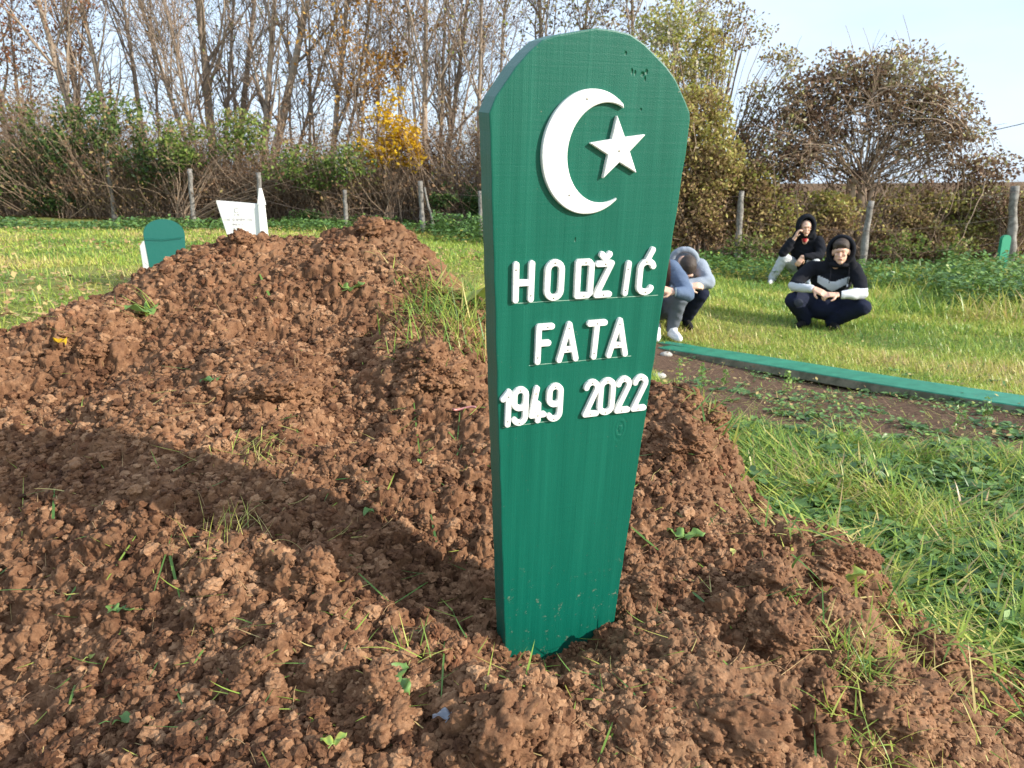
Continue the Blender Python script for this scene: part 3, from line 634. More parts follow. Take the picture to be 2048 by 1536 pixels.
for dz in (-.1, -.55, -1.0):
    T = Tubes(); P = [posts[i][0]+np.array([0, -.09, dz]) for i in (0, 1, 2, 3, 4, 5, 7, 8, 9, 10)]
    Q = []
    for a, b in zip(P[:-1], P[1:]): Q += [a+(b-a)*u+np.array([0, 0, -.05*math.sin(u*math.pi)]) for u in np.linspace(0, 1, 6)[:-1]]
    T.add(Q+[P[-1]], .004, 3); T.build('wire', MWIRE, fw)
T = Tubes(); a = world(1800, 292, 40); b = world(2250, 187, 34)
T.add([a+(b-a)*u+np.array([0, 0, -.3*math.sin(u*math.pi)]) for u in np.linspace(-2, 1.5, 20)], .02, 4); o = T.build('power_line', plain('cable', (.12, .12, .13))); tag(o, 'thin overhead cable crossing the sky at the right', 'cable')

# ---------------------------------------------------------------- grass
rg = np.random.default_rng(11)
def scatter(n, a0, a1, r0, r1, p=1.0):
    A = rng_u(rad(a0), rad(a1), n); k = rg.uniform(0, 1, n)**p; Rr = r0*(r1/r0)**k
    return np.sin(A)*Rr, np.cos(A)*Rr
rng_u = rg.uniform
pl0 = np.array([Ap.x, Ap.y]); pl1 = np.array([Bp.x, Bp.y])
def off_heap(x, y): return M0(x, y) < G(x, y)+.07*(fbm(x*9, y*9, 3, 88)-.45)
def plankd(x, y):
    d = pl1-pl0; L = np.hypot(*d); d = d/L; t = (x-pl0[0])*d[0]+(y-pl0[1])*d[1]; n = -(x-pl0[0])*d[1]+(y-pl0[1])*d[0]
    return (t > 0) & (t < L+.4) & (np.abs(n) < .12)
BV = []; BQ = []; BR = []; bo = 0
def addblades(x, y, L, W, az, lean, bend, rnd, seg=4, z=None):
    global bo
    if z is None: z = G(x, y)
    V, Q, k = blades(x, y, z-.005, L, W, az, lean, bend, rg, seg); BV.append(V); BQ.append(Q+bo); BR.append(np.repeat(rnd, k)); bo += len(V)
def patch(x, y, s=1.6): return fbm(x*s, y*s, 4, 21)
# long matted grass right of the heap
x, y = scatter(52000, 14, 46, 1.35, 4.6, .75); k = off_heap(x, y) & (soilmask(x, y) < .35); x = x[k]; y = y[k]; n = len(x)
cl = patch(x, y, 3.0); lie = rg.uniform(0, 1, n) < .86
az = np.where(lie, 6.28*fbm(x*2.2, y*2.2, 2, 31)*1.6+rg.normal(0, 1.2, n), rg.uniform(0, 6.28, n))
L = np.where(lie, rg.uniform(.07, .22, n), rg.uniform(.04, .13, n))*(.6+.8*cl)
lean = np.where(lie, rg.uniform(1.05, 1.6, n), rg.uniform(.2, .9, n)); bend = np.where(lie, rg.uniform(-.35, .35, n), rg.uniform(.1, 1.1, n))
rnd = np.clip(.38+.6*(cl-.5)+rg.normal(0, .16, n)+np.where(rg.uniform(0, 1, n) < .22, .42, 0)+np.where(y < 2.0, .1, 0), 0, 1)
addblades(x, y, L, rg.uniform(.003, .0105, n), az, lean, bend, rnd, 4, np.maximum(G(x, y), M0(x, y)+.01)+rg.uniform(0, .045, n))
# bright upright tufts in it
for (px, py, m) in [(1770, 960, 90), (1690, 900, 50), (1500, 870, 40), (1860, 930, 50), (1960, 960, 70), (1810, 1040, 60), (1640, 990, 40), (2010, 1180, 50), (1560, 900, 30), (1880, 1060, 60), (1740, 1010, 60)]:
    cx, cy = rayhit(G, px, py); x = cx+rg.normal(0, .045, m); y = cy+rg.normal(0, .045, m)
    addblades(x, y, rg.uniform(.08, .2, m), rg.uniform(.003, .0055, m), np.arctan2(y-cy, x-cx)+rg.normal(0, .5, m), rg.uniform(.1, .7, m), rg.uniform(.3, 1.2, m), np.clip(rg.normal(.55, .2, m), 0, 1), 5)
# mid field
def field(n, a0, a1, r0, r1, l0, l1, w, p=1., base=.45, seg=3, clump=0):
    x, y = scatter(n, a0, a1, r0, r1, p); k = off_heap(x, y) & (woodmask(x, y) < rg.uniform(.1, .9, n)) & (soilmask(x, y) < rg.uniform(.02, .5, n)) & ~plankd(x, y); x = x[k]; y = y[k]; n = len(x); cl = patch(x, y); c2 = patch(x+9, y*1.5, .7)
    L = rg.uniform(l0, l1, n)*(.45+1.1*cl)
    rnd = np.clip(base+.9*(c2-.5)+.5*(cl-.5)+rg.normal(0, .14, n), 0, 1)
    addblades(x, y, L, w*rg.uniform(.6, 1.3, n), rg.uniform(0, 6.28, n), rg.uniform(.1, 1.2, n), rg.uniform(.1, .9, n), rnd, seg)
field(75000, 10, 47, 3.8, 10, .04, .10, .007, .9, .60)
field(30000, -46, 12, 3.0, 10, .05, .13, .008, .8, .62)
field(60000, -46, 12, 9, 20, .04, .10, .014, 1, .62, 2)
field(45000, 8, 46, 9, 16, .05, .12, .013, 1, .54, 2)
field(4000, 26, 46, 10, 14.2, .2, .4, .014, 1, .6, 4)     # taller bright tufts at the far right
x, y = scatter(5000, 13, 44, 3.1, 6.8); k = off_heap(x, y) & (soilmask(x, y) > .2) & ~plankd(x, y); x = x[k]; y = y[k]; n = len(x)
addblades(x, y, rg.uniform(.03, .12, n), rg.uniform(.002, .005, n), rg.uniform(0, 6.28, n), rg.uniform(1.2, 1.55, n), rg.normal(0, .3, n), np.clip(rg.normal(.75, .3, n), 0, 1), 3)
gr = mesh('grass', np.concatenate(BV), [np.concatenate(BQ)], MGR, None, {'rnd': np.concatenate(BR)}); tag(gr, 'mown green and yellowing grass of the burial ground', 'grass', kind='stuff')
# broad low leaves in the grass and weeds on the bare soil
LV = []; LQ = []; LR = []; lo_ = 0
def broad(x, y, z, s, rnd, az=None, tilt=.5, asp=.45):
    """cupped ovate leaves, 8 verts each"""
    global lo_
    n = len(x); az = rg.uniform(0, 6.28, n) if az is None else az; ti = rg.uniform(.05, 1, n)*tilt; tw = rg.normal(0, .35, n)
    prof = [(0, .08), (.3, .85), (.65, .9), (1, .04)]; V = []
    h = np.stack([np.cos(az), np.sin(az)], 1); sd = np.stack([-h[:, 1], h[:, 0]], 1)
    for (t, w) in prof:
        zz = z+s*(t*np.sin(ti)-.45*t*t*.6); xy = np.stack([x, y], 1)+h*(s*t*np.cos(ti))[:, None]
        for sg in (-1, 0, 1):
            p = xy+sd*(sg*w*s*asp*.5*np.cos(tw))[:, None]; V.append(np.c_[p, zz+sg*w*s*asp*.5*np.sin(tw)+abs(sg)*s*asp*.09])
    V = np.stack(V, 1); b = (np.arange(n)*12)[:, None]; Q = []
    for i in range(3):
        for j in range(2): a = i*3+j; Q.append(b+np.array([[a, a+1, a+4, a+3]]))
    Q = np.concatenate(Q); LV.append(V.reshape(-1, 3)); LQ.append(Q+lo_); LR.append(np.repeat(rnd, 12)); lo_ += n*12
x, y = scatter(26000, 13, 46, 1.4, 4.6, .8); k = off_heap(x, y) & (patch(x, y, 3.5) > .47) & (soilmask(x, y) < .5); x = x[k]; y = y[k]; n = len(x)
broad(x, y, G(x, y)+rg.uniform(.01, .07, n), rg.uniform(.025, .07, n), np.clip(rg.normal(.42, .22, n), 0, 1), None, .6, .6)
x, y = scatter(9000, 13, 44, 3.2, 6.8); k = off_heap(x, y) & (soilmask(x, y) > .1) & (fbm(x*3, y*3, 3, 55) > .53); x = x[k]; y = y[k]; n = len(x)
broad(x, y, G(x, y)+rg.uniform(.0, .03, n), rg.uniform(.015, .045, n), np.clip(rg.normal(.5, .25, n), 0, 1), None, .7, .55)
for i in range(70):   # rosettes
    px = rg.uniform(1380, 2048); py = rg.uniform(740, 890); cx, cy = rayhit(G, px, py); m = rg.integers(6, 11); az = np.arange(m)/m*6.28+rg.normal(0, .2, m)
    if float(off_heap(np.array([cx]), np.array([cy]))[0]): broad(np.full(m, cx), np.full(m, cy), np.full(m, float(G(cx, cy))+.01), rg.uniform(.035, .08, m), np.clip(np.full(m, rg.uniform(.1, .7))+rg.normal(0, .08, m), 0, 1), az, .7, .42)
x, y = scatter(9000, 30, 47, 11, 15.5); n = len(x); broad(x, y, G(x, y)+rg.uniform(0, .35, n), rg.uniform(.05, .11, n), np.clip(rg.normal(.55, .2, n), 0, 1), None, .9, .6)
x, y = scatter(6000, 10, 32, 12.5, 15.5); n = len(x); broad(x, y, G(x, y)+rg.uniform(0, .22, n), rg.uniform(.05, .1, n), np.clip(rg.normal(.45, .2, n), 0, 1), None, .9, .6)
x, y = scatter(9000, -38, 1, 15.5, 18); n = len(x); broad(x, y, G(x, y)+rg.uniform(0, .35, n)*fbm(x*.7, y, 2, 4), rg.uniform(.05, .11, n), np.clip(rg.normal(.4, .2, n), 0, 1), None, .9, .6)
x, y = scatter(1500, -6, 2, 13.5, 16); n = len(x); broad(x, y, G(x, y)+rg.uniform(0, .5, n), rg.uniform(.06, .12, n), np.clip(rg.normal(.3, .2, n), 0, 1), None, .9, .6)
o = mesh('ground_cover', np.concatenate(LV), [np.concatenate(LQ)], MWD, None, {'rnd': np.concatenate(LR)}); tag(o, 'low broad leaved weeds and clover among the grass and on bare soil', 'weeds', kind='stuff')
# fallen leaves on the lawn
x, y = scatter(9000, -40, 6, 5, 19.5, 1); k = off_heap(x, y) & (patch(x, y, .5) > .42); x = x[k]; y = y[k]; n = len(x)
x2, y2 = scatter(900, 12, 44, 3.6, 14); k = off_heap(x2, y2); x = np.r_[x, x2[k]]; y = np.r_[y, y2[k]]; n = len(x)
V, Q = leaf_quads(np.c_[x, y, G(x, y)+.03+rg.uniform(0, .04, n)], np.where(x > .8, rg.uniform(.015, .04, n), rg.uniform(.03, .08, n)), rg, .7)
o = mesh('fallen_leaves', V, [Q], MFALL, None, {'rnd': np.repeat(rg.uniform(0, 1, n), 4)}); tag(o, 'dry yellow and tan leaves lying over the lawn', 'leaves', kind='stuff')
# upright weeds on the bare patch
def weed(px, py, h, label, yel):
    cx, cy = rayhit(G, px, py); T = Tubes(); n = 9
    P = np.array([[math.sin(i*.4)*.006, math.cos(i*.7)*.006, h*i/n] for i in range(n+1)]); T.add(P, np.linspace(.0025, .001, n+1), 4, 0, .5)
    rr = np.random.default_rng(int(px)); C = []; 
    for i in range(1, n+1):
        for s_ in range(5): a = rr.uniform(0, 6.28); q = P[i]+np.array([math.cos(a), math.sin(a), .1])*.022*(1.3-i/n*.7); C.append(q)
    V, Q = leaf_quads(np.array(C), rr.uniform(.018, .036, len(C)), rr, .3, .5); T.verts(V, Q, 0, np.repeat(np.clip(rr.normal(yel, .08, len(C)), 0, 1), 4))
    o = T.build('weed', MWD); o.location = (cx, cy, float(G(cx, cy))); tag(o, label, 'weed', 'upright weeds on the bare soil')
weed(1355, 800, .24, 'yellow green upright weed just right of the board at the height of the dates', .88)
weed(1400, 790, .2, 'leafy weed second to the right of the green board', .75)
weed(1572, 785, .14, 'small upright weed standing against the left part of the plank', .8)
weed(1915, 865, .13, 'nettle like weed under the right part of the plank', .62)
weed(1968, 860, .17, 'tall nettle like weed closest to the right end of the plank', .62)
weed(1450, 770, .1, 'short weed on bare soil left of the plank middle', .7)
MSTN = plain('field stone', (.42, .40, .36), .8, .3, 40, .5)
# two pale stones by the plank end
for i, (px, py, s_, lb) in enumerate([(1332, 712, .055, 'pale rounded stone below the left end of the plank'), (1318, 755, .05, 'flat pale stone partly behind the green board')]):
    cx, cy = rayhit(G, px, py); V = lumpy(I1[0], i+60, .15, 1.2)*np.array([s_, s_*.8, s_*.5]); o = mesh('stone', V, [I1[1]], MSTN, None); o.location = (cx, cy, float(G(cx, cy))+.01); tag(o, lb, 'stone')

# ---------------------------------------------------------------- litter on the heap
BV = []; BQ = []; BR = []; bo = 0
def onM(x, y): return M(x, y)
n = 1000; A = rng_u(rad(-44), rad(40), n); Rr = np.exp(rng_u(math.log(.88), math.log(2.8), n)); x = np.sin(A)*Rr; y = np.cos(A)*Rr; k = M0(x, y) > G(x, y); x = x[k]; y = y[k]; n = len(x)
addblades(x, y, rg.uniform(.02, .085, n), rg.uniform(.0012, .0036, n), rg.uniform(0, 6.28, n), rg.uniform(1.15, 1.5, n), rg.normal(0, .3, n), np.clip(rg.beta(1.2, 1.4, n), 0, .95), 5, onM(x, y)+.007)
def bl(pts, w, rnd, up=.006):
    """one blade through a list of image points lying on the heap"""
    global bo
    P = []
    for px, py in pts: a = onheap(px, py); P.append([a[0], a[1], a[2]+up])
    P = np.array(P); m = 9; t = np.linspace(0, len(P)-1, m); P = np.stack([np.interp(t, range(len(P)), P[:, i]) for i in range(3)], 1)
    for _ in range(2): P[1:-1] = (P[:-2]+2*P[1:-1]+P[2:])/4
    d = np.gradient(P, axis=0); s_ = np.cross(d, [0, -.5, 1]); s_ /= np.linalg.norm(s_, axis=1)[:, None]; tt = np.linspace(0, 1, m)[:, None]; ww = w*.5*np.sin(np.pi*(.12+.84*tt))**.7
    V = np.stack([P-s_*ww, P+s_*ww], 1).reshape(-1, 3); q = np.array([[2*i, 2*i+1, 2*i+3, 2*i+2] for i in range(m-1)]); BV.append(V); BQ.append(q+bo); BR.append(np.full(len(V), rnd)); bo += len(V)
for pts, w, r_ in [([(105, 1095), (110, 985)], .006, .12), ([(215, 1170), (275, 1075)], .004, .5), ([(335, 1095), (362, 1210)], .005, .3), ([(120, 1230), (190, 1125)], .0045, .3), ([(310, 1195), (345, 1080)], .003, .2), ([(520, 555), (545, 610)], .008, .32),
                   ([(715, 1155), (778, 1215)], .003, .3), ([(790, 1215), (862, 1167)], .003, .2), ([(550, 785), (585, 840), (605, 900)], .005, .15), ([(828, 810), (835, 880), (842, 930)], .004, .3), ([(862, 1042), (880, 1130)], .005, .05), ([(672, 965), (720, 962), (790, 1010)], .0045, .1),
                   ([(1385, 888), (1430, 900), (1482, 915)], .009, .42), ([(1262, 1060), (1320, 1115)], .005, .2), ([(890, 1290), (882, 1415)], .003, .3), ([(1375, 1365), (1382, 1425)], .003, .3), ([(1225, 1455), (1195, 1535)], .003, .35), ([(390, 1340), (425, 1280)], .004, .35), ([(140, 1420), (155, 1370)], .005, .35), ([(350, 1380), (375, 1440)], .003, .2), ([(400, 1460), (440, 1536)], .0035, .3), ([(1735, 1400), (1745, 1480), (1752, 1536)], .005, .6), ([(1690, 1430), (1688, 1536)], .004, .62), ([(1555, 1165), (1598, 1210)], .005, .12),
                   ([(1890, 1345), (1915, 1300)], .005, .15), ([(580, 1195), (655, 1200)], .003, .2), ([(1550, 1295), (1570, 1230)], .006, .15), ([(0, 1160), (45, 1122)], .004, .15), ([(895, 870), (912, 890)], .003, .3), ([(920, 830), (915, 890)], .003, .2), ([(1385, 1190), (1410, 1215)], .006, .1), ([(770, 1000), (790, 960)], .003, .6), ([(45, 1090), (48, 960)], .0018, .65), ([(1640, 1120), (1700, 1070), (1760, 1020)], .003, .55)]:
    bl(pts, w, r_)
# fine roots and straw
TR = Tubes(); roots = [[(270, 1290), (240, 1380), (215, 1470), (210, 1536)], [(85, 1350), (105, 1280), (125, 1235)], [(80, 1495), (150, 1440)], [(985, 1340), (1005, 1400), (1000, 1440)], [(1190, 1290), (1195, 1320), (1240, 1370)], [(300, 790), (400, 770), (500, 780)], [(1500, 1250), (1560, 1200), (1640, 1170)], [(1700, 1350), (1800, 1400), (1900, 1460), (1980, 1520)], [(1560, 1370), (1640, 1300)], [(470, 960), (520, 1010), (560, 1060)], [(1255, 1180), (1262, 1260), (1300, 1300)], [(620, 760), (640, 810), (690, 880)]]
for _ in range(380):
    px = rg.uniform(0, 2000); py = rg.uniform(560, 1530)
    if 960 < px < 1300 and py < 1300: continue
    a = rg.uniform(0, 6.28); Lp = rg.uniform(25, 110)*(py/1200); c = rg.normal(0, .8); roots.append([(px+Lp*t*math.cos(a+c*t), py+Lp*t*math.sin(a+c*t)) for t in (0, .33, .66, 1)])
for pts in roots:
    x, y = rayhit(M0, *pts[0], .6, 5)
    if float(M0(np.array([x]), np.array([y]))[0]) < float(G(x, y)): continue
    P = []
    for q in pts:
        if q[0] > 2040: continue
        x, y = rayhit(M0, min(max(q[0], -20), 2060), min(q[1], 1560), .6, 5); P.append([x, y, float(M(np.array([x]), np.array([y]))[0])+rg.uniform(.002, .010)])
    P = np.array(P)
    if len(P) < 2 or np.abs(np.diff(P[:, 1])).max() > .2: continue
    t = np.linspace(0, len(P)-1, 10); P = np.stack([np.interp(t, range(len(P)), P[:, i]) for i in range(3)], 1)
    for _ in range(2): P[1:-1] = (P[:-2]+2*P[1:-1]+P[2:])/4
    TR.add(P, np.linspace(.0009, .0004, 10), 4, 0, rg.uniform(.5, 1))
o = TR.build('roots', MLI); tag(o, 'fine pale roots sticking out of the clods', 'roots', kind='stuff')
# grass pulled up with the sods: beside the board, straw at lower right, hanging root tuft
def tuft(px, py, m, sx, sy, l0, l1, w, r0, r1, az=None, lean=(.2, 1.4)):
    cx, cy, cz = onheap(px, py); x = cx+rg.normal(0, sx, m); y = cy+rg.normal(0, sy, m)
    addblades(x, y, rg.uniform(l0, l1, m), rg.uniform(w*.6, w, m), rg.uniform(0, 6.28, m) if az is None else rg.normal(az, .6, m), rg.uniform(*lean, m), rg.uniform(-.2, .8, m), np.clip(rg.uniform(r0, r1, m), 0, 1), 5, M(x, y)+rg.uniform(0, .03, m))
tuft(925, 605, 480, .09, .06, .05, .13, .0045, .05, .95, None, (.6, 1.6))
tuft(905, 650, 240, .08, .08, .06, .14, .004, .1, .9)
tuft(930, 680, 70, .06, .05, .04, .1, .003, .2, .7)
tuft(860, 700, 40, .08, .05, .04, .1, .003, .2, .7)
for a_ in [(1490, 870), (1505, 940), (1530, 1010), (1600, 1060), (1700, 1075), (1765, 1160), (1800, 1230), (1880, 1280), (1960, 1320), (1440, 850), (1995, 1345)]: tuft(a_[0], a_[1]+12, 42, .05, .05, .05, .14, .006, .1, .95, None, (.5, 1.55))
tuft(1710, 1345, 130, .035, .03, .04, .09, .003, .05, .95)
tuft(1740, 1500, 60, .04, .03, .04, .1, .003, .3, .95)
tuft(1850, 1380, 60, .06, .04, .04, .1, .0025, .5, .95)
tuft(300, 628, 14, .015, .015, .06, .14, .004, .3, .7, 3.3)
tuft(520, 890, 60, .04, .02, .04, .09, .0022, .5, 1, -1.5, (1.3, 2.4))
tuft(440, 1070, 50, .04, .03, .04, .09, .0014, .6, 1)
tuft(820, 1320, 16, .02, .015, .04, .09, .0022, .4, .8)
tuft(1590, 1210, 16, .015, .015, .02, .04, .004, .1, .5)
o = mesh('grass_litter', np.concatenate(BV), [np.concatenate(BQ)], MGR, None, {'rnd': np.concatenate(BR)}); tag(o, 'torn grass blades and straw strewn over the heap of earth', 'grass', kind='stuff')
# single leaves on the heap
def leafshape(name, px, py, s_, az, mat, rnd, label, tilt=.35, lobes=0, asp=.75, up=.008, pair=0):
    x0, y0, z0 = onheap(px, py); T = Tubes(); n = 16; m = 7
    for p in range(1+pair):
        ang = az+p*2.2; V = []
        for i in range(n):
            t = i/(n-1); w = math.sin(math.pi*min(1, t*.93+.05))**.75*(1-.25*t)*(1+.16*lobes*math.sin(t*26))
            for j in range(m):
                v = j/(m-1)*2-1; X = t*s_; Yy = v*w*s_*asp*.5; Z = .10*s_*abs(v)*w*1.4-.35*s_*t*t+.10*s_*math.sin(t*9+v*2)+X*math.sin(tilt)
                V.append((X*math.cos(ang)-Yy*math.sin(ang), X*math.sin(ang)+Yy*math.cos(ang), Z))
        k = np.arange(n-1)[:, None]*m; jj = np.arange(m-1)[None]; a = k+jj; T.verts(V, np.stack([a, a+1, a+m+1, a+m], -1).reshape(-1, 4), 0, np.clip(rnd+np.array([.12*(abs(j/(m-1)*2-1)) for i in range(n) for j in range(m)]), 0, 1))
    T.add([(-.5*s_*math.cos(az), -.5*s_*math.sin(az), 0), (-.2*s_*math.cos(az), -.2*s_*math.sin(az), .004), (0, 0, .001)], .0009, 4, 0, rnd)
    o = T.build(name, mat); o.location = (x0, y0, z0+up); tag(o, label, 'leaf', 'single leaves on the heap'); return o
leafshape('leaf', 235, 1235, .030, .3, MWD, .42, 'grey green leaf at the left on the heap below a pair of crossing blades', lobes=1, pair=1)
leafshape('leaf', 225, 1465, .034, .2, MWD, .5, 'round green leaf near the bottom left corner')
leafshape('leaf', 180, 1325, .024, 1.0, MLI, .38, 'small pale leaf between the two green leaves at lower left')
leafshape('leaf', 1690, 1170, .055, .35, MWD, .84, 'large toothed green leaf on the right rim of the heap', lobes=1, tilt=.5)
leafshape('leaf', 1725, 1330, .025, .1, MWD, .93, 'bright heart shaped leaf in the straw at lower right', pair=1, asp=1)
leafshape('leaf', 1370, 1085, .045, .2, MWD, .6, 'green leaf with an upright tip right of the board', lobes=1, tilt=.5, pair=1)
leafshape('leaf', 300, 640, .065, 1.7, MWD, .55, 'curled green leaf high on the left slope of the heap', tilt=.9, pair=1)
leafshape('leaf', 790, 1370, .040, -.9, MWD, .5, 'wilted green leaf under the dry stalk left of the board foot', lobes=1, pair=1)
leafshape('leaf', 930, 620, .14, .5, MWD, .9, 'broad yellow green leaf beside the left edge of the board', asp=.7, tilt=.3, up=.03)
leafshape('leaf', 905, 1450, .028, .9, plain('grey dead leaf', (.16, .17, .20), .4, .5), .5, 'small blackish grey leaf below and left of the board foot', pair=1)
leafshape('leaf', 118, 700, .05, -.7, MYEL, .3, 'yellow leaf at the far left shoulder of the heap')
leafshape('leaf', 670, 1500, .020, .8, MWD, .85, 'tiny bright seedling leaf at the bottom edge', pair=1, tilt=.7)
leafshape('leaf', 430, 770, .035, 1.2, MWD, .35, 'small folded leaf on the middle of the heap', pair=1)
leafshape('leaf', 745, 1030, .028, 2., MWD, .45, 'small three tipped leaf in the shadow left of the board', pair=1)
leafshape('leaf', 840, 935, .022, -1.4, MWD, .55, 'small leaf at the lower end of a long stalk left of the dates', asp=.6)
leafshape('leaf', 700, 590, .05, .5, MWD, .6, 'green sprig just below the highest clod', pair=1, tilt=.8)
leafshape('leaf', 1465, 1115, .02, 1.2, MLI, .42, 'pale scrap of leaf on the right slope')
leafshape('leaf', 1480, 1240, .026, 1.0, MWD, .5, 'dull green leaf low on the right flank')
x0, y0, z0 = onheap(930, 830); T = Tubes(); T.add([(.03*math.cos(a), .012*math.sin(a), .006+.004*math.sin(a*2)) for a in np.linspace(.3, 3.6, 14)], [.002]+[.0032]*12+[.001], 7)
o = T.build('earthworm', plain('worm skin', (.50, .22, .20), .3, .5)); o.location = (x0, y0, z0); tag(o, 'pinkish earthworm on the soil beside the left edge of the board', 'worm')
# ---------------------------------------------------------------- the wood, hedge and shrubs
rw = np.random.default_rng(23)
def tube_batch(T, P, Rr, k=3, mi=0, rnd=None):
    """P (N,m,3), Rr (N,m)"""
    N, m, _ = P.shape; D = np.gradient(P, axis=1); D /= np.linalg.norm(D, axis=2, keepdims=True)+1e-9
    up = np.broadcast_to(np.array([.31, .2, .93]), D.shape); A = np.cross(D, up); A /= np.linalg.norm(A, axis=2, keepdims=True)+1e-9; B = np.cross(D, A)
    t = np.arange(k)/k*2*np.pi
    ring = P[:, :, None]+Rr[:, :, None, None]*(A[:, :, None]*np.cos(t)[:, None]+B[:, :, None]*np.sin(t)[:, None])
    i = (np.arange(N)*m*k)[:, None, None]+(np.arange(m-1)*k)[None, :, None]; j = np.arange(k)[None, None]
    a = i+j; b = i+(j+1) % k; Q = np.stack([a, b, b+k, a+k], -1).reshape(-1, 4)
    r = rw.uniform(0, 1, N) if rnd is None else rnd
    T.verts(ring.reshape(-1, 3), Q, mi, np.repeat(r, m*k))
def grow(P, Rr, n, t0, t1, ang, L, rf, m=5, up=.15, jit=.12, rmin=.003):
    """n children off random parents; ang = angle off the parent, L = (min,max) length factor of metres"""
    N, M_, _ = P.shape; pi = rw.integers(0, N, n); t = rw.uniform(t0, t1, n)*(M_-1.001); i = t.astype(int); f = (t-i)[:, None]
    p = P[pi, i]*(1-f)+P[pi, i+1]*f; d = P[pi, i+1]-P[pi, i]; d /= np.linalg.norm(d, axis=1)[:, None]; r = (Rr[pi, i]*(1-f[:, 0])+Rr[pi, i+1]*f[:, 0])*rf
    q = rw.normal(size=(n, 3)); q -= (q*d).sum(1)[:, None]*d; q /= np.linalg.norm(q, axis=1)[:, None]
    a = rw.uniform(*ang, n)[:, None]; d = d*np.cos(a)+q*np.sin(a); ln = rw.uniform(*L, n)*(1.15-.6*t/(M_-1)); out = [p]; st = (ln/(m-1))[:, None]
    for _ in range(m-1):
        d = d+rw.normal(0, jit, (n, 3))+np.array([0, 0, up]); d /= np.linalg.norm(d, axis=1)[:, None]; out.append(out[-1]+d*st)
    Q = np.stack(out, 1); rr = np.maximum(r[:, None]*np.linspace(1, .3, m)[None], rmin)
    return Q, rr
def stem(p0, p1, r, m=12, wob=.05):
    t = np.linspace(0, 1, m)[:, None]; L = np.linalg.norm(p1-p0); P = p0+(p1-p0)*t; P[:, :2] += np.cumsum(rw.normal(0, wob*L/m*.5, (m, 2)), 0)*np.minimum(1, t*3); return P[None], (r*np.linspace(1.1, .35, m)**1.0)[None]
def P3(px, py, y): return world(px, py, y)
def tree(stems, y, label, leaf=None, nleaf=0, dens=1.0, group='bare trees of the wood behind the fence', name='tree', twiglen=1.0, ls=(.05, .1), up=.12):
    """stems: list of (base px, image point (px,py) it passes, radius, top height factor)"""
    T = Tubes(); C = Tubes(); LS = []; base = None
    for (bx, tx, ty, r, ext) in stems:
        w = world(bx, 440, y); p0 = np.array([w[0], y, float(G(w[0], y))-.15]); 
        if base is None: base = p0.copy()
        p1 = world(tx, ty, y+rw.uniform(-.5, .8)); p1 = p0+(p1-p0)*ext
        S_, RS = stem(p0, p1, r); tube_batch(T, S_, RS, 7, 0, np.array([.5]))
        nb = int(7.5*dens*ext+3)
        B1, R1 = grow(S_, RS, nb, .25, .97, (.3, .75), (1.6*twiglen, 3.6*twiglen), .5, 7, up, .10, .008); tube_batch(T, B1, R1, 4)
        B2, R2 = grow(B1, R1, int(nb*5*dens), .15, 1, (.3, .9), (.7*twiglen, 1.9*twiglen), .6, 5, up*.6, .14, .0055); tube_batch(C, B2, R2, 3)
        S2, RS2 = grow(S_, RS, int(26*dens), .12, 1, (.4, 1.1), (.5, 1.7), .25, 5, .1, .14, .005); tube_batch(C, S2, np.minimum(RS2, .012), 3)
        B3, R3 = grow(np.concatenate([B2, S2]), np.concatenate([R2, np.minimum(RS2, .012)]), int(nb*21*dens), .1, 1, (.3, 1.0), (.3, .95), .7, 4, .03, .18, .0042); tube_batch(C, B3, R3, 3)
        LS.append(B3[:, 1:].reshape(-1, 3))
    for o_ in (T, C):
        o_.V = [v-base for v in o_.V]
    LP = np.concatenate(LS)
    if nleaf:
        c = LP[rw.integers(0, len(LP), nleaf)]+rw.normal(0, .07, (nleaf, 3))-base; V, Q = leaf_quads(c, rw.uniform(ls[0], ls[1], nleaf), rw, .1, .6, .3); C.verts(V, Q, 1, np.repeat(rw.uniform(0, 1, nleaf), 4))
    t = empty(name, base, 0, label, 'tree', group)
    T.build('trunk', [MBR], t); C.build('crown', [MTW, leaf or MBRUSH], t); return t
W = 'behind the cemetery fence'
tree([(50, -40, 0, .10, 1.25), (70, 20, 60, .06, 1.1)], 21, 'grey tree at the far left edge with russet leaves still on it', MRED, 2600, ls=(.06, .12))
tree([(200, 62, 0, .11, 1.3)], 20.5, 'long grey trunk leaning left, rising above the green shrub, with russet twigs', MRED, 1300)
tree([(185, 130, 0, .075, 1.3), (150, 170, 0, .05, 1.0)], 22, 'thin double stemmed tree with russet leaves right behind the long leaning trunk', MRED, 1800)
tree([(255, 165, 0, .085, 1.35)], 20, 'dark slim tree leaning left above the second fence post from the left', None, 120)
tree([(310, 243, 0, .08, 1.3), (330, 300, 0, .045, 1.1)], 21.5, 'thin twin tree with ivy at its foot left of the third fence post', MGREEN, 160)
tree([(430, 278, 0, .07, 1.3), (420, 330, 0, .05, 1.1), (400, 350, 0, .04, 1)], 20, 'fan of long thin stems slanting left above the third fence post', None, 200, 1.1)
tree([(436, 402, 0, .13, 1.35), (445, 470, 0, .06, 1.2)], 21, 'thick straight grey trunk with thin second stem in the middle of the left wood', MGREEN, 260)
tree([(470, 511, 0, .10, 1.3), (480, 450, 0, .05, 1.2)], 22.5, 'ivy covered trunk left of the thick forked tree', MGREEN, 900, ls=(.06, .11))
tree([(518, 548, 0, .10, 1.3), (520, 614, 0, .125, 1.35)], 19.5, 'thick forked tree leaning right above the white tombstone', None, 160)
tree([(560, 660, 90, .05, 1.6), (590, 575, 0, .04, 1.2)], 21, 'crooked thin tree slanting right, just right of the thick forked tree', None, 160, .8)
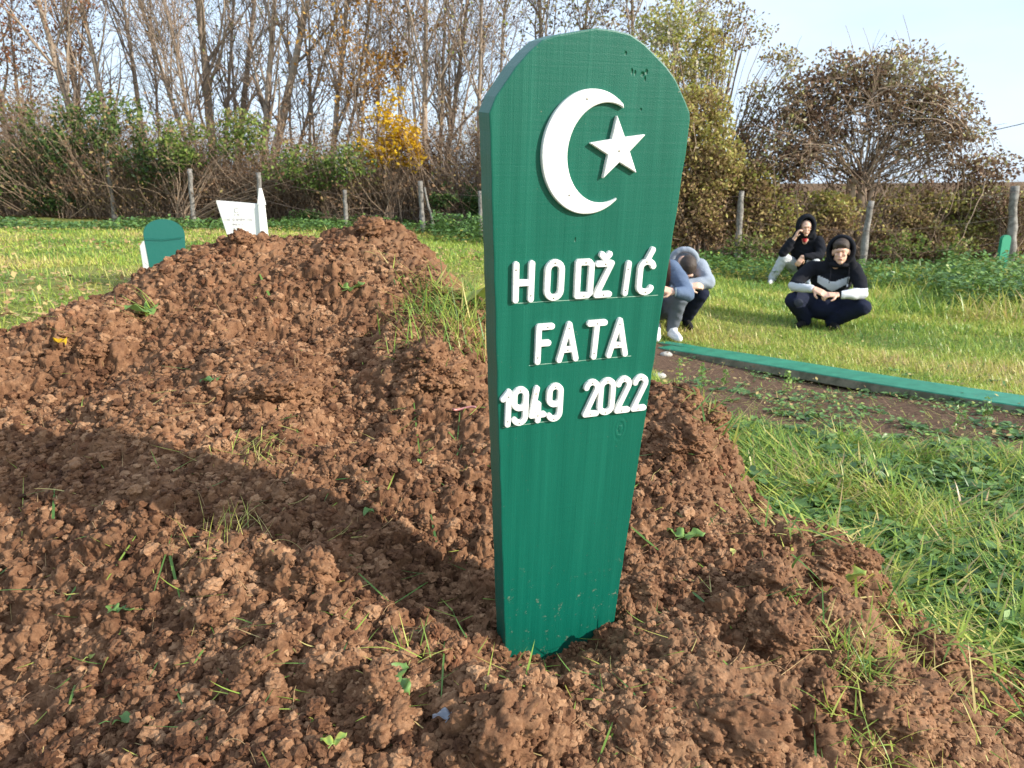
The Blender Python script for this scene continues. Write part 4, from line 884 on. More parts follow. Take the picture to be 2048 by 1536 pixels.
tree([(622, 620, 0, .045, 1.3), (640, 600, 0, .04, 1.2)], 20, 'pair of very thin upright stems right of the crooked tree', None, 140, .8)
tree([(655, 688, 0, .08, 1.3), (668, 745, 0, .045, 1.2)], 19.5, 'dark slim tree with a forked top halfway between tombstone and green board', None, 180, .9)
tree([(750, 760, 130, .045, 1.5), (740, 700, 100, .03, 1.2)], 19, 'slender tree with orange leaves left of the green board', MORG, 1500, 1.0, ls=(.07, .13))
tree([(850, 851, 0, .085, 1.3), (845, 810, 0, .045, 1.2)], 18.5, 'dark upright tree above the braced fence post', MGREEN, 220, .9)
tree([(880, 935, 0, .075, 1.3), (870, 890, 0, .06, 1.2), (900, 900, 60, .04, 1.2)], 19.5, 'tangled tree with greenish leaves between braced post and green board', MVINE, 500, 1.1)
tree([(955, 965, 0, .06, 1.3), (985, 1010, 0, .05, 1.2)], 19, 'tree rising right behind the left shoulder of the green board', MVINE, 900, 1.1)
tree([(1100, 1080, 0, .08, 1.3), (1130, 1180, 0, .06, 1.25)], 19, 'yellow green leaved tree showing above the top of the green board', MVINE, 2600, 1.2, ls=(.07, .12))
tree([(1290, 1270, 0, .07, 1.25), (1310, 1360, 0, .06, 1.2)], 18, 'tree with hanging leafy twigs right of the top of the green board', MVINE, 3400, 1.2, ls=(.06, .12))
tree([(720, 740, 0, .05, 1.2), (800, 790, 0, .05, 1.2), (900, 960, 0, .04, 1.2)], 25, 'faint thin stems furthest back between forked tree and green board', None, 300, 1.1, twiglen=1.2)

# undergrowth behind the fence: thousands of stems and dead leaves, nobody could count it
def brush(n, x0, x1, yf, hfun, spread, T, rmax=.008):
    x = rw.uniform(x0, x1, n); y = yf(x)+np.abs(rw.normal(0, spread, n)); h = hfun(x, y)*rw.uniform(.35, 1.1, n); z = G(x, y)-.05
    d = rw.normal(0, .27, (n, 3)); d[:, 2] = 1; d /= np.linalg.norm(d, axis=1)[:, None]; out = [np.stack([x, y, z], 1)]; m = 5
    for _ in range(m-1):
        d = d+rw.normal(0, .22, (n, 3)); d[:, 2] -= .01; d /= np.linalg.norm(d, axis=1)[:, None]; out.append(out[-1]+d*(h/(m-1))[:, None])
    P = np.stack(out, 1); Rr = rw.uniform(.3, 1, n)[:, None]*rmax*np.linspace(1, .4, m)[None]; tube_batch(T, P, Rr, 3); return P
T = Tubes(); yfL = lambda x: np.where(x < .5, 17.2-.14*x-.25, 16.3)
hL = lambda x, y: 1.5+2.6*fbm(x*.5, y*.4, 3, 41)
P = brush(15000, -19, 2.5, yfL, hL, 1.7, T)
n = 95000; c = P[rw.integers(0, len(P), n), rw.integers(0, 5, n)]+rw.normal(0, .09, (n, 3)); cc = fbm(c[:, 0]*.9, c[:, 2]*1.3+c[:, 1]*.5, 3, 51)
V, Q = leaf_quads(c, rw.uniform(.04, .11, n), rw, .2, .6, .2); T.verts(V, Q, 1, np.repeat(np.clip(.15+cc*1.1+rw.normal(0, .16, n)-.3, 0, 1), 4))
o = T.build('undergrowth', [MTW, MBRUSH]); tag(o, 'dense brown undergrowth of twigs and dead leaves behind the left fence', 'undergrowth', kind='stuff')
n = 60000; x = rw.uniform(-21, 18, n); y = np.where(x < 1, 17.0-.13*x, 15.0)+rw.exponential(2.2, n); V, Q = leaf_quads(np.c_[x, y, G(x, y)+rw.uniform(.01, .06, n)], rw.uniform(.05, .12, n), rw, .6)
o = mesh('leaf_litter', V, [Q], MBRUSH, None, {'rnd': np.repeat(rw.uniform(0, .85, n), 4)}); tag(o, 'brown dead leaves covering the floor of the wood', 'leaves', kind='stuff')
# leafy clusters helper
def cluster(spec, mat, label, cat='shrub', name='shrub', ls=(.05, .1), stems=40, base=None, group=None, twr=.006, flat=.1, dens=1.0, extra=None, rndf=None):
    """spec: (px, py, rx, ry, y, dy, n) leaf clouds in metres round image points; thin stems join them to the base"""
    C = []; spec = [q[:6]+(int(q[6]*dens),) for q in spec]
    for (px, py, rx, ry, y, dy, n) in spec:
        w = world(px, py, y); g = rw.normal(size=(n, 3)); g /= np.linalg.norm(g, axis=1)[:, None]; g *= (rw.uniform(0, 1, n)**.45)[:, None]
        p = w+g*np.array([rx, dy, ry]); k = fbm(p[:, 0]*3.1+p[:, 1]*1.7, p[:, 2]*3.1, 3, 63) > rw.uniform(.28, .6, n); C.append(p[k])
    C = np.concatenate(C); w = world(base[0], base[1], spec[0][4]) if base else world(spec[0][0], 450, spec[0][4]); b = np.array([w[0], spec[0][4], float(G(w[0], spec[0][4]))])
    T = Tubes(); S_ = Tubes(); n = stems; e = C[rw.integers(0, len(C), n)]; t = np.linspace(0, 1, 7)[None, :, None]; s0 = b+rw.normal(0, .12, (n, 3))*[1, 1, 0]
    mid = np.stack([s0[:, 0]*.6+e[:, 0]*.4, s0[:, 1]*.6+e[:, 1]*.4, s0[:, 2]*.4+e[:, 2]*.6], 1)
    P = s0[:, None]*(1-t)**2+mid[:, None]*2*t*(1-t)+e[:, None]*t*t; P[:, 1:-1] += rw.normal(0, .03, (n, 5, 3)); tube_batch(S_, P-b, rw.uniform(.5, 1.6, n)[:, None]*twr*np.linspace(1.6, .5, 7)[None], 4)
    B2, R2 = grow(P, np.full((n, 7), twr), stems*5, .3, 1, (.3, 1.1), (.2, .7), .5, 4, 0, .2, .003); tube_batch(S_, B2-b, R2, 3)
    if extra: extra(S_, b)
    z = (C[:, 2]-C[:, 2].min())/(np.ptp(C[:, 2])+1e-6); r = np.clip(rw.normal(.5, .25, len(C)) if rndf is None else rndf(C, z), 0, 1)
    V, Q = leaf_quads(C-b, rw.uniform(ls[0], ls[1], len(C)), rw, flat, .6, .15); T.verts(V, Q, 0, np.repeat(r, 4))
    t_ = empty(name, b, 0, label, cat, group); S_.build('stems', [MTW], t_); T.build('foliage', [mat], t_); return t_
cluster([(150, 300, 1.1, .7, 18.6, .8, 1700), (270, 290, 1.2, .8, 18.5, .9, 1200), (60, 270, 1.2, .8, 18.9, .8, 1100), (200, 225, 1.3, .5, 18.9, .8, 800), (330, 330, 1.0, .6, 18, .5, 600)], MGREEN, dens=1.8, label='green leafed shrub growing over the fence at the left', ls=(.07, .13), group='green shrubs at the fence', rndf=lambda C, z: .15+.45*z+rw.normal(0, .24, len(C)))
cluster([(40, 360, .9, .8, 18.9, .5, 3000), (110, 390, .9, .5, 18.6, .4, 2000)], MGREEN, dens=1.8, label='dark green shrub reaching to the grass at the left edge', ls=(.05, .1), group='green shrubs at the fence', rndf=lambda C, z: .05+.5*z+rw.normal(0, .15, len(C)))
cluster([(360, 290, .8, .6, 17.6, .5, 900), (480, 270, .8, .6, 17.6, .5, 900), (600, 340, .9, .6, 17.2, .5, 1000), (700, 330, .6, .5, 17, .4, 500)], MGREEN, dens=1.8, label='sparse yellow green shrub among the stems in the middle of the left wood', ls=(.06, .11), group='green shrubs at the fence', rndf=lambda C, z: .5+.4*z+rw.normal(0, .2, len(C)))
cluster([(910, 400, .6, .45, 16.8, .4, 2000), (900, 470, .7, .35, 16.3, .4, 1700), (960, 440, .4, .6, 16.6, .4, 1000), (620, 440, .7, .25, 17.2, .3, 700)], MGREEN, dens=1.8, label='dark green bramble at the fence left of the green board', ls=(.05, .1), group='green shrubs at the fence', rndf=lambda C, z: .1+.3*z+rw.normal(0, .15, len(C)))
cluster([(780, 300, .75, .42, 17.4, .5, 560), (800, 265, .55, .4, 17.4, .4, 330), (740, 290, .45, .35, 17.4, .4, 260), (835, 325, .35, .25, 17.4, .4, 200), (770, 235, .5, .35, 17.5, .4, 170), (815, 300, .4, .3, 17.4, .4, 280), (790, 200, .4, .35, 17.5, .4, 80)], MYEL, 'bright golden yellow leaved shrub left of the green board', ls=(.08, .14), dens=1.6, base=(790, 450), flat=.5)
cluster([(760, 150, .45, .7, 19, .4, 420), (790, 110, .4, .4, 19, .4, 200), (735, 200, .3, .4, 19, .4, 120)], MORG, 'small sapling with pale orange leaves above the yellow shrub', cat='tree', name='sapling', ls=(.07, .12), stems=14, base=(770, 450))
# hedge along the right fence
yr = 14.9
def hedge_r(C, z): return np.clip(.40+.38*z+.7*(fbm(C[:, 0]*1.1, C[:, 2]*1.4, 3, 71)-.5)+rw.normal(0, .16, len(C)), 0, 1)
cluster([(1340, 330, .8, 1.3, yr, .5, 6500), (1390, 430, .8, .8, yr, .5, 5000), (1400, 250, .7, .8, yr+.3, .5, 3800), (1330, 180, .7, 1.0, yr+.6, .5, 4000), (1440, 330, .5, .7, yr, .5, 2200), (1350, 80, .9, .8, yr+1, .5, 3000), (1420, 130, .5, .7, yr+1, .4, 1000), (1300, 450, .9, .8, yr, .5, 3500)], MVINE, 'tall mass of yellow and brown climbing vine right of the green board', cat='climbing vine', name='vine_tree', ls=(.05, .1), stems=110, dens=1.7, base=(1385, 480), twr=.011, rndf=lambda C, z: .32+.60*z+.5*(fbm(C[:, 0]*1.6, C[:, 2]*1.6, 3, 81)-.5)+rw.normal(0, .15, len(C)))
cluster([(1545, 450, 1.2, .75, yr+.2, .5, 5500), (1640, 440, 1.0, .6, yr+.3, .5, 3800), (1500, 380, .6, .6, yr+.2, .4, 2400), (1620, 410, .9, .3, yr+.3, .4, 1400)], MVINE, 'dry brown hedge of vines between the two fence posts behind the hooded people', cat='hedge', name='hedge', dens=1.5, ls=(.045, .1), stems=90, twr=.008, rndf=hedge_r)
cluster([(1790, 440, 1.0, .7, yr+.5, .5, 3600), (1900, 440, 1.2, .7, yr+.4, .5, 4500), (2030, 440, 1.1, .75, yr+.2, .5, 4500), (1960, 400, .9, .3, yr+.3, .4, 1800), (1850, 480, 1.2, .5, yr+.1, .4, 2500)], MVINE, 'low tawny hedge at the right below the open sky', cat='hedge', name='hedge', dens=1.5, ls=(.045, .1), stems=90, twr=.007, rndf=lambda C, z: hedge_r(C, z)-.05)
cluster([(2010, 410, .6, .35, yr-.2, .3, 1500), (2045, 440, .4, .6, yr-.2, .3, 1600)], MVDARK, 'dark clump of vine on the post at the far right', cat='climbing vine', name='vine', ls=(.04, .08), stems=30)
# the domed tree wrapped in old man's beard
def dome_extra(S_, b):
    hub = world(1722, 372, 15.3); n = 90; a = rw.uniform(rad(8), rad(172), n); L = rw.uniform(1.5, 2.65, n)
    e = hub+np.stack([-np.cos(a)*L*1.02, rw.normal(0, .45, n), np.sin(a)*L*.98], 1); t = np.linspace(0, 1, 7)[None, :, None]; s0 = hub+rw.normal(0, .09, (n, 3))
    m = (s0+e)/2+np.stack([np.cos(a)*.25, 0*a, .35+0*a], 1)+rw.normal(0, .28, (n, 3)); P = s0[:, None]*(1-t)**2+m[:, None]*2*t*(1-t)+e[:, None]*t*t
    tube_batch(S_, P-b, rw.uniform(.006, .015, n)[:, None]*np.linspace(1.3, .35, 7)[None], 4)
    B2, R2 = grow(P, np.full((n, 7), .009), 900, .3, 1, (.25, .9), (.3, 1.0), .6, 4, 0, .2, .0035); tube_batch(S_, B2-b, R2, 3)
    n = 230; a = rw.uniform(rad(-5), rad(185), n); R_ = rw.uniform(1.0, 2.2, n); da = rw.choice([-1, 1], n)*rw.uniform(.25, .9, n); tt = np.linspace(0, 1, 8)[None]; y0_ = rw.normal(0, .5, n)
    A_ = a[:, None]+da[:, None]*tt; RR = R_[:, None]*(1-.22*tt*rw.uniform(-1, 1, n)[:, None]); P = hub+np.stack([-np.cos(A_)*RR*1.05, y0_[:, None]+.0*A_, np.sin(A_)*RR*.98-.35*tt*tt], 2)+np.cumsum(rw.normal(0, .03, (n, 8, 3)), 1)
    tube_batch(S_, P-b, rw.uniform(.005, .012, n)[:, None]*np.linspace(1.2, .5, 8)[None], 3)
    for (px, r, dx) in ((1700, .10, .0), (1722, .13, .1), (1745, .07, -.1), (1690, .05, -.05)):
        g = world(px-10, 530, 15.3); g[2] = float(G(g[0], 15.3))-.1; P1 = np.linspace(g, hub+np.array([(px-1722)/F*15*.8, 0, .15]), 8); P1[1:-1] += rw.normal(0, .03, (6, 3)); tube_batch(S_, P1[None]-b, (r*np.linspace(1, .75, 8))[None], 7)
    for (px, py) in [(1805, 30), (1725, 55), (1790, 60), (1690, 50)]:   # bare shoots above the dome
        e = world(px, py, 15.3); s = world(px+20, 150, 15.3); P1 = s+(e-s)*np.linspace(0, 1, 6)[:, None]; P1[:, 0] += .06*np.sin(np.linspace(0, 3, 6)); tube_batch(S_, P1[None]-b, np.linspace(.008, .004, 6)[None], 3)
arcp = [(1490, 395, 62), (1500, 330, 62), (1530, 270, 66), (1570, 215, 66), (1610, 170, 62), (1655, 150, 60), (1710, 140, 58), (1765, 130, 62), (1820, 135, 62), (1865, 165, 66), (1895, 215, 66), (1925, 265, 62), (1950, 310, 62), (1985, 345, 60), (1900, 320, 60), (1870, 260, 60), (1840, 200, 50), (1590, 260, 60), (1560, 330, 62), (1600, 310, 46), (1700, 190, 44), (1770, 190, 44), (1960, 370, 46), (2010, 385, 40), (1580, 370, 42), (1640, 230, 44), (1495, 440, 50), (1540, 410, 50), (1590, 430, 36), (2035, 425, 40), (1930, 400, 40), (1470, 350, 36)]
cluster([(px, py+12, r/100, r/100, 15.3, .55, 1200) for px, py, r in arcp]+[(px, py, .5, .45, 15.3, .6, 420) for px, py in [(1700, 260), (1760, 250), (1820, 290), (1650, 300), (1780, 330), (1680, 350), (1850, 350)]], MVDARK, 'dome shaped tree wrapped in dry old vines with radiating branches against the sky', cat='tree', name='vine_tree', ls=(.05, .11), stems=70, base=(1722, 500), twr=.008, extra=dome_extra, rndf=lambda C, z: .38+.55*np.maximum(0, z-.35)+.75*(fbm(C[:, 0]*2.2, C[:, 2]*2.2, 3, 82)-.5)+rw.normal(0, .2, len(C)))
for px, py, rx, ry, n, lb in [(1905, 500, .5, .3, 500, 'small green bush at the foot of the tawny hedge'), (1800, 490, .6, .3, 700, 'leafy green bush right of the slanting fence post'), (1500, 490, .5, .25, 420, 'small green bush by the mossy fence post')]:
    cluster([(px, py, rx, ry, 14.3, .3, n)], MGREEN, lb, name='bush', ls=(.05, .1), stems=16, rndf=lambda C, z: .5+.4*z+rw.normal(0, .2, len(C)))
# yellow green climbing leaves on the branch arching over from the vine tree
cluster([(1560, 120, .5, .3, 16.2, .4, 260), (1480, 60, .8, .4, 16.2, .4, 420), (1585, 190, .3, .4, 16, .4, 160), (1510, 200, .4, .5, 16, .4, 320), (1440, 30, .6, .4, 16.2, .4, 300), (1500, 270, .35, .4, 15.9, .4, 240)], MVINE, 'thin leafy branches arching to the right over the gap before the domed tree', cat='tree', name='tree', ls=(.05, .09), stems=60, dens=2.2, base=(1400, 470), twr=.012)
# ---------------------------------------------------------------- people
def capsule(p0, r0, p1, r1, k=14, squash=None):
    p0 = np.array(p0, float); p1 = np.array(p1, float); d = p1-p0; L = np.linalg.norm(d)+1e-9; d = d/L
    up = np.array([0, 0, 1.]) if abs(d[2]) < .9 else np.array([0, 1., 0]); a = np.cross(d, up); a /= np.linalg.norm(a); b = np.cross(d, a)
    prof = [(-r0*math.cos(t), r0*math.sin(t)) for t in np.linspace(0.05, math.pi/2, 5)]+[(L+r1*math.sin(t), r1*math.cos(t)) for t in np.linspace(0, math.pi/2-.05, 5)]
    t = np.arange(k)/k*2*np.pi; V = []
    for s_, r in prof: V.append(p0+d*s_+r*(np.cos(t)[:, None]*a+np.sin(t)[:, None]*b))
    V = np.concatenate(V); n = len(prof); i = np.arange(n-1)[:, None]*k; j = np.arange(k)[None]; A = i+j; B = i+(j+1) % k
    return V, np.stack([A, B, B+k, A+k], -1).reshape(-1, 4), [list(range(k))[::-1], [(n-1)*k+q for q in range(k)]]
def ell(c, r, rot=None, k=16):
    m = 10; th = np.linspace(.12, math.pi-.12, m); t = np.arange(k)/k*2*np.pi
    V = np.array([[math.sin(a)*math.cos(b), math.sin(a)*math.sin(b), math.cos(a)] for a in th for b in t])*np.array(r)
    if rot is not None: V = V@np.array(rot.to_3x3()).T
    V = V+np.array(c); i = np.arange(m-1)[:, None]*k; j = np.arange(k)[None]; A = i+j; B = i+(j+1) % k
    return V, np.stack([A, A+k, B+k, B], -1).reshape(-1, 4), [list(range(k)), [(m-1)*k+q for q in range(k)][::-1]]
def blend(name, pieces, mat, parent, vox=.012, sm=4, off=0, noise=0, cut=None):
    """union of closed pieces remeshed into one continuous skin"""
    V = []; Fc = []; o = 0
    for v, q, c in pieces:
        V += v.tolist(); Fc += (q+o).tolist(); Fc += [[i+o for i in f] for f in c]; o += len(v)
    me = bpy.data.meshes.new(name); me.from_pydata(V, [], Fc); me.update()
    import bmesh
    bm = bmesh.new(); bm.from_mesh(me); bmesh.ops.recalc_face_normals(bm, faces=bm.faces); bm.to_mesh(me); bm.free()
    tmp = bpy.data.objects.new('tmp', me); COL.objects.link(tmp); r = tmp.modifiers.new('r', 'REMESH'); r.mode = 'VOXEL'; r.voxel_size = vox; r.use_smooth_shade = True
    s_ = tmp.modifiers.new('s', 'SMOOTH'); s_.iterations = sm; s_.factor = .6
    bpy.context.view_layer.update(); m2 = bpy.data.meshes.new_from_object(tmp.evaluated_get(bpy.context.evaluated_depsgraph_get())); bpy.data.objects.remove(tmp); bpy.data.meshes.remove(me)
    m2.name = name; n = len(m2.vertices); co_ = np.empty(n*3, np.float32); m2.vertices.foreach_get('co', co_); co_ = co_.reshape(-1, 3).astype(float)
    if noise:
        nr = np.empty(n*3, np.float32); m2.vertices.foreach_get('normal', nr); nr = nr.reshape(-1, 3)
        f = fbm(co_[:, 0]*14+co_[:, 1]*6, co_[:, 2]*22+co_[:, 1]*9, 3, 99)-.5; f2 = np.sin(co_[:, 2]*70+co_[:, 0]*40+6*fbm(co_[:, 0]*9, co_[:, 2]*9+co_[:, 1]*9, 2, 7))*.35
        co_ += nr*(noise*(2*f+f2))[:, None]
    m2.vertices.foreach_set('co', co_.astype(np.float32).ravel()); m2.materials.clear(); m2.materials.append(mat)
    if callable(cut):   # second colour block: material index by face centre
        m2.materials.append(cut.mat2); pc = np.empty(len(m2.polygons)*3, np.float32); m2.polygons.foreach_get('center', pc); m2.polygons.foreach_set('material_index', cut(pc.reshape(-1, 3)).astype(np.int32))
    m2.polygons.foreach_set('use_smooth', [True]*len(m2.polygons)); m2.update()
    return link(bpy.data.objects.new(name, m2), parent)
def bez(P, n=8):
    P = [np.array(p, float) for p in P]; return P
def limb(pts, rs): return [capsule(pts[i], rs[i], pts[i+1], rs[i+1]) for i in range(len(pts)-1)]
MSK = NT('skin'); MSK.b.inputs['Subsurface Weight'].default_value = .1; MSK.bump(MSK.noise(120, 3), .15, .002); MSK = MSK.fin((.68, .42, .31), .5, .4)
MLIP = plain('lips', (.36, .13, .10), .5, .3); MEYE = plain('eye', (.09, .055, .045), .3, .5); MBROW = plain('brow', (.09, .055, .04), .8, .2)
def cloth(n, c): return plain(n, c, .9, .15, 180, .35, .15)
MBLK = cloth('black cloth', (.012, .013, .018)); MNAVY = cloth('navy cloth', (.014, .018, .038)); MGREY = cloth('light grey cloth', (.50, .52, .55)); MWCL = cloth('white grey cloth', (.60, .62, .66))
MLBL = cloth('pale blue cloth', (.27, .31, .37)); MBLU = cloth('blue cloth', (.10, .14, .22)); MGTR = cloth('grey trouser cloth', (.13, .145, .175)); MHAIR = NT('dark hair'); MHAIR.bump(MHAIR.noise(1, 4, .6, MHAIR.coord((160, 160, 25))), .8, .004); MHAIR = MHAIR.fin((.050, .035, .027), .6, .35)
MSHW = cloth('white shoe', (.72, .73, .76)); MSHB = cloth('black shoe', (.02, .02, .022)); MBRN = cloth('brown jacket', (.14, .085, .065)); MRD = cloth('red shirt', (.45, .04, .05))
def head(c, yaw, pitch, s=1.0, roll=0):
    """list of body pieces for a head plus placed features; face looks to -y before rotation"""
    Rm = Matrix.Rotation(yaw, 4, 'Z')@Matrix.Rotation(pitch, 4, 'X')@Matrix.Rotation(roll, 4, 'Y')
    def tr(p): v = Rm@Vector([q*s for q in p]); return np.array(v[:])+np.array(c)
    E = lambda p, r: ell(tr(p), [q*s for q in r], Rm)
    pcs = [E((0, .012, .03), (.073, .092, .082)), E((0, -.018, -.035), (.056, .070, .072)), capsule(tr((0, -.085, .012)), .008*s, tr((0, -.108, -.018)), .0125*s), E((0, -.062, -.085), (.026, .022, .020)),
           E((.034, -.068, -.012), (.02, .016, .016)), E((-.034, -.068, -.012), (.02, .016, .016)), E((.074, .012, -.002), (.010, .019, .030)), E((-.074, .012, -.002), (.010, .019, .030)), E((0, -.076, .034), (.05, .018, .014)), E((0, -.082, -.052), (.024, .014, .012))]
    return pcs, tr, E
def features(parent, tr, E, s=1.0):
    for sg in (-1, 1):
        blend('eye', [E((sg*.030, -.0845, .014), (.0105, .007, .0036))], MEYE, parent, .003*s, 1)
        blend('eyebrow', [capsule(tr((sg*.014, -.093, .032)), .0026*s, tr((sg*.043, -.080, .033)), .0018*s)], MBROW, parent, .0025*s, 1)
    blend('mouth', [capsule(tr((-.018, -.0905, -.051)), .0042*s, tr((0, -.0965, -.0495)), .0055*s), capsule(tr((.018, -.0905, -.051)), .0042*s, tr((0, -.0965, -.0495)), .0055*s)], MLIP, parent, .0025*s, 1)
def hand(wr, d, palm_n, curl=.6, s=1.0, thumb=1):
    """palm, four fingers and a thumb; d = direction of the fingers, palm_n = palm normal"""
    wr = np.array(wr, float); d = np.array(d, float); d /= np.linalg.norm(d); n = np.array(palm_n, float); n -= n@d*d; n /= np.linalg.norm(n); sd = np.cross(d, n)*thumb; P = []
    for k in (-1.2, -.4, .4, 1.2): P.append(capsule(wr+sd*.013*k*s, .017*s, wr+d*.078*s+sd*.020*k*s, .0125*s))
    for k, L in ((-1.5, .062), (-.5, .076), (.5, .080), (1.5, .070)):
        p = wr+d*.082*s+sd*.0185*k*s; a = curl*(1+.1*k); q = d
        for j, f in enumerate((.45, .32, .23)):
            dd = d*math.cos(a*(j+.6))+n*math.sin(a*(j+.6)); p2 = p+dd*L*f*s; P.append(capsule(p, (.0092-.0009*j)*s, p2, (.0085-.0009*j)*s, 10)); p = p2
    p = wr+sd*.022*s+d*.02*s; dd = d*.55+sd*.75+n*.35; dd /= np.linalg.norm(dd); p2 = p+dd*.042*s; P.append(capsule(p, .0135*s, p2, .011*s, 10)); dd = d*.85+sd*.25+n*.45; dd /= np.linalg.norm(dd); P.append(capsule(p2, .011*s, p2+dd*.03*s, .0085*s, 10))
    return P
def shoe(parent, p, dx, dy, mat, s=1.0):
    p = np.array(p, float); d = np.array([dx, dy, 0.]); d /= np.linalg.norm(d)
    return blend('shoe', [capsule(p+[0, 0, .045], .042*s, p+d*.10+[0, 0, .04], .042*s), capsule(p+d*.10+[0, 0, .038], .042*s, p+d*.19+[0, 0, .03], .032*s), capsule(p-d*.03+[0, 0, .035], .038*s, p+d*.02+[0, 0, .09], .040*s)], mat, parent, .01, 3)
def ppos(px, py, y):
    w = world(px, py, y); return w[0], y, float(G(w[0], y))

# --- front squatter, black and white hooded top
x, y, z = ppos(1644, 658, 8.2)
p = empty('person', (x, y, z), -0.36, 'young person squatting with clasped hands in a black and white hooded top', 'person')
hd, tr, E = head((.105, -.10, .83), -.10, .10, 1.10, -.06)
sh = [(-.165, .03, .645), (.255, .03, .645)]; el = [(-.335, -.20, .47), (.345, -.20, .41)]; wr_ = [(-.135, -.36, .455), (.10, -.36, .405)]
hip = [(-.08, .22, .26), (.14, .22, .26)]; kn = [(-.33, -.24, .31), (.365, -.24, .27)]; an = [(-.185, -.03, .09), (.085, -.03, .08)]
hands = hand(wr_[0], (.75, -.25, -.28), (.1, .45, -.6), .5, 1.12, -1)+hand(wr_[1], (-.8, -.3, .02), (0, .4, -.8), .6, 1.12, 1)
torso = [ell((.04, .16, .35), (.17, .14, .16)), ell((.05, .10, .52), (.19, .12, .17)), capsule((-.10, .04, .63), .07, (.19, .04, .63), .07)]
neck = [capsule((.06, .02, .66), .06, (.10, -.06, .78), .055)]
body = hd+neck+torso+hands+limb([sh[0], el[0], wr_[0]], [.05, .042, .027])+limb([sh[1], el[1], wr_[1]], [.05, .042, .027])
for i in (0, 1): body += limb([hip[i], kn[i], an[i]], [.085, .058, .038])
bo_ = blend('body', body, MSK, p, .0055, 2); features(bo_, tr, E, 1.1)
class Cut:
    mat2 = MWCL
    def __call__(s, c):
        x_, y_, z_ = c[:, 0], c[:, 1], c[:, 2]
        zig = .505+np.abs(x_-.06)*.42     # white zig-zag panel across the chest
        chest = (np.abs(x_-.06) < .16) & (y_ < .10) & (z_ < zig+.0) & (z_ > zig-.11+.2*np.abs(x_-.06)) & (y_ > -.12)
        fore = ((x_ < -.12) & (z_ < .505) & (y_ < -.04)) | ((x_ > .14) & (z_ < .47) & (y_ < -.10))
        return chest | fore
top_ = [ell((.04, .16, .36), (.20, .17, .17)), ell((.05, .10, .52), (.225, .155, .19)), capsule((-.13, .04, .64), .085, (.22, .04, .64), .085)]
slv = limb([sh[0], (-.275, -.10, .55), el[0], (-.25, -.29, .465), (-.165, -.345, .458)], [.085, .078, .066, .058, .043])+limb([sh[1], (.32, -.08, .53), el[1], (.25, -.29, .41), (.14, -.345, .405)], [.085, .078, .066, .058, .043])
collar = [capsule((.10+.085*math.cos(a), -.01-.085*math.sin(a)-.02, .715-.02*math.sin(a)), .030, (.10+.085*math.cos(a+.5), -.01-.085*math.sin(a+.5)-.02, .715-.02*math.sin(a+.5)), .030) for a in np.arange(-.2, 3.3, .45)]
blend('hoodie', top_+slv+collar, MBLK, p, .011, 3, noise=.004, cut=Cut())
def hood(c, tilt, s, mat, parent, open_r=.078, rx=.118, noise=.002, yaw=0, zk=1.15, be0=1.0):
    """a hood: shell of blobs round the head, open at the face"""
    P = []; c = np.array(c, float)
    Rz = np.array(Matrix.Rotation(yaw, 3, 'Z'))
    for th in np.linspace(.0, 2.75, 12):       # from front rim over to nape
        pass
    for al in np.linspace(0, math.pi*2, 32, endpoint=False):
        for be in (be0, be0+.17, 1.42, 1.6, 1.8, 2.0, 2.2, 2.4, 2.6, 2.8, 3.0):     # angle off the face direction
            v = np.array([math.sin(be)*math.cos(al)*rx, -math.cos(be)*.125+.01, math.sin(be)*math.sin(al)*rx*zk+.015])
            v = Rz@v; P.append(ell(c+v*s, (.021*s, .021*s, .021*s), None, 8))
    for sg in (-1, 1): P.append(capsule(c+Rz@np.array([sg*.085, .02, -.03])*s, .038*s, c+Rz@np.array([sg*.12, .06, -.17])*s, .055*s))
    P.append(capsule(c+Rz@np.array([0, .09, .0])*s, .07*s, c+Rz@np.array([0, .11, -.17])*s, .07*s))
    for a in np.linspace(-1, 1, 7): P.append(ell(c+Rz@np.array([a*.10, -.02+.06*abs(a), -.125])*s, (.035*s,)*3, None, 8))
    return blend('hood', P, mat, parent, .008, 8, noise=noise)
hood((.105, -.065, .835), 0, 1.10, MBLK, p, yaw=-.1, be0=1.32)
blend('hair', [E((0, .015, .060), (.080, .090, .082)), E((0, -.050, .088), (.062, .040, .030)), E((-.040, -.066, .066), (.022, .016, .020)), E((0, -.072, .080), (.026, .014, .014)), E((.036, -.068, .072), (.022, .016, .018))]+[capsule(tr((q, -.074+.25*abs(q), .085)), .011, tr((q*1.08-.004, -.084+.35*abs(q), l_+.022)), .005, 8) for q, l_ in ((-.052, .034), (-.040, .045), (-.028, .038), (-.015, .047), (-.002, .040), (.012, .050), (.026, .046), (.040, .056), (.052, .050))], MHAIR, p, .006, 1, noise=.003)
trs = [ell((.03, .19, .26), (.22, .17, .16)), ell((.02, .04, .19), (.24, .16, .12))]
for i in (0, 1): trs += limb([hip[i], tuple(np.array(hip[i])*.45+np.array(kn[i])*.55), kn[i]], [.12, .11, .092])+limb([kn[i], tuple(np.array(kn[i])*.5+np.array(an[i])*.5), tuple(np.array(an[i])-[0, 0, .03])], [.09, .085, .068])
blend('trousers', trs, MNAVY, p, .011, 4, noise=.005)
blend('knee_patch', [ell((-.275, -.335, .30), (.052, .012, .045), Matrix.Rotation(.35, 4, 'Y'))], cloth('grey knee patch', (.05, .055, .075)), p, .006, 2)
shoe(p, (-.185, -.02, 0), -.4, -1, MSHB); shoe(p, (.085, -.02, 0), .3, -1, MSHB)
for sx in (.02, .20):
    T = Tubes(); T.add([(sx, -.115, .68), (sx+.003, -.135, .60), (sx-.004, -.14, .50)], .0045, 5); T.build('drawstring', [MBLK], p)
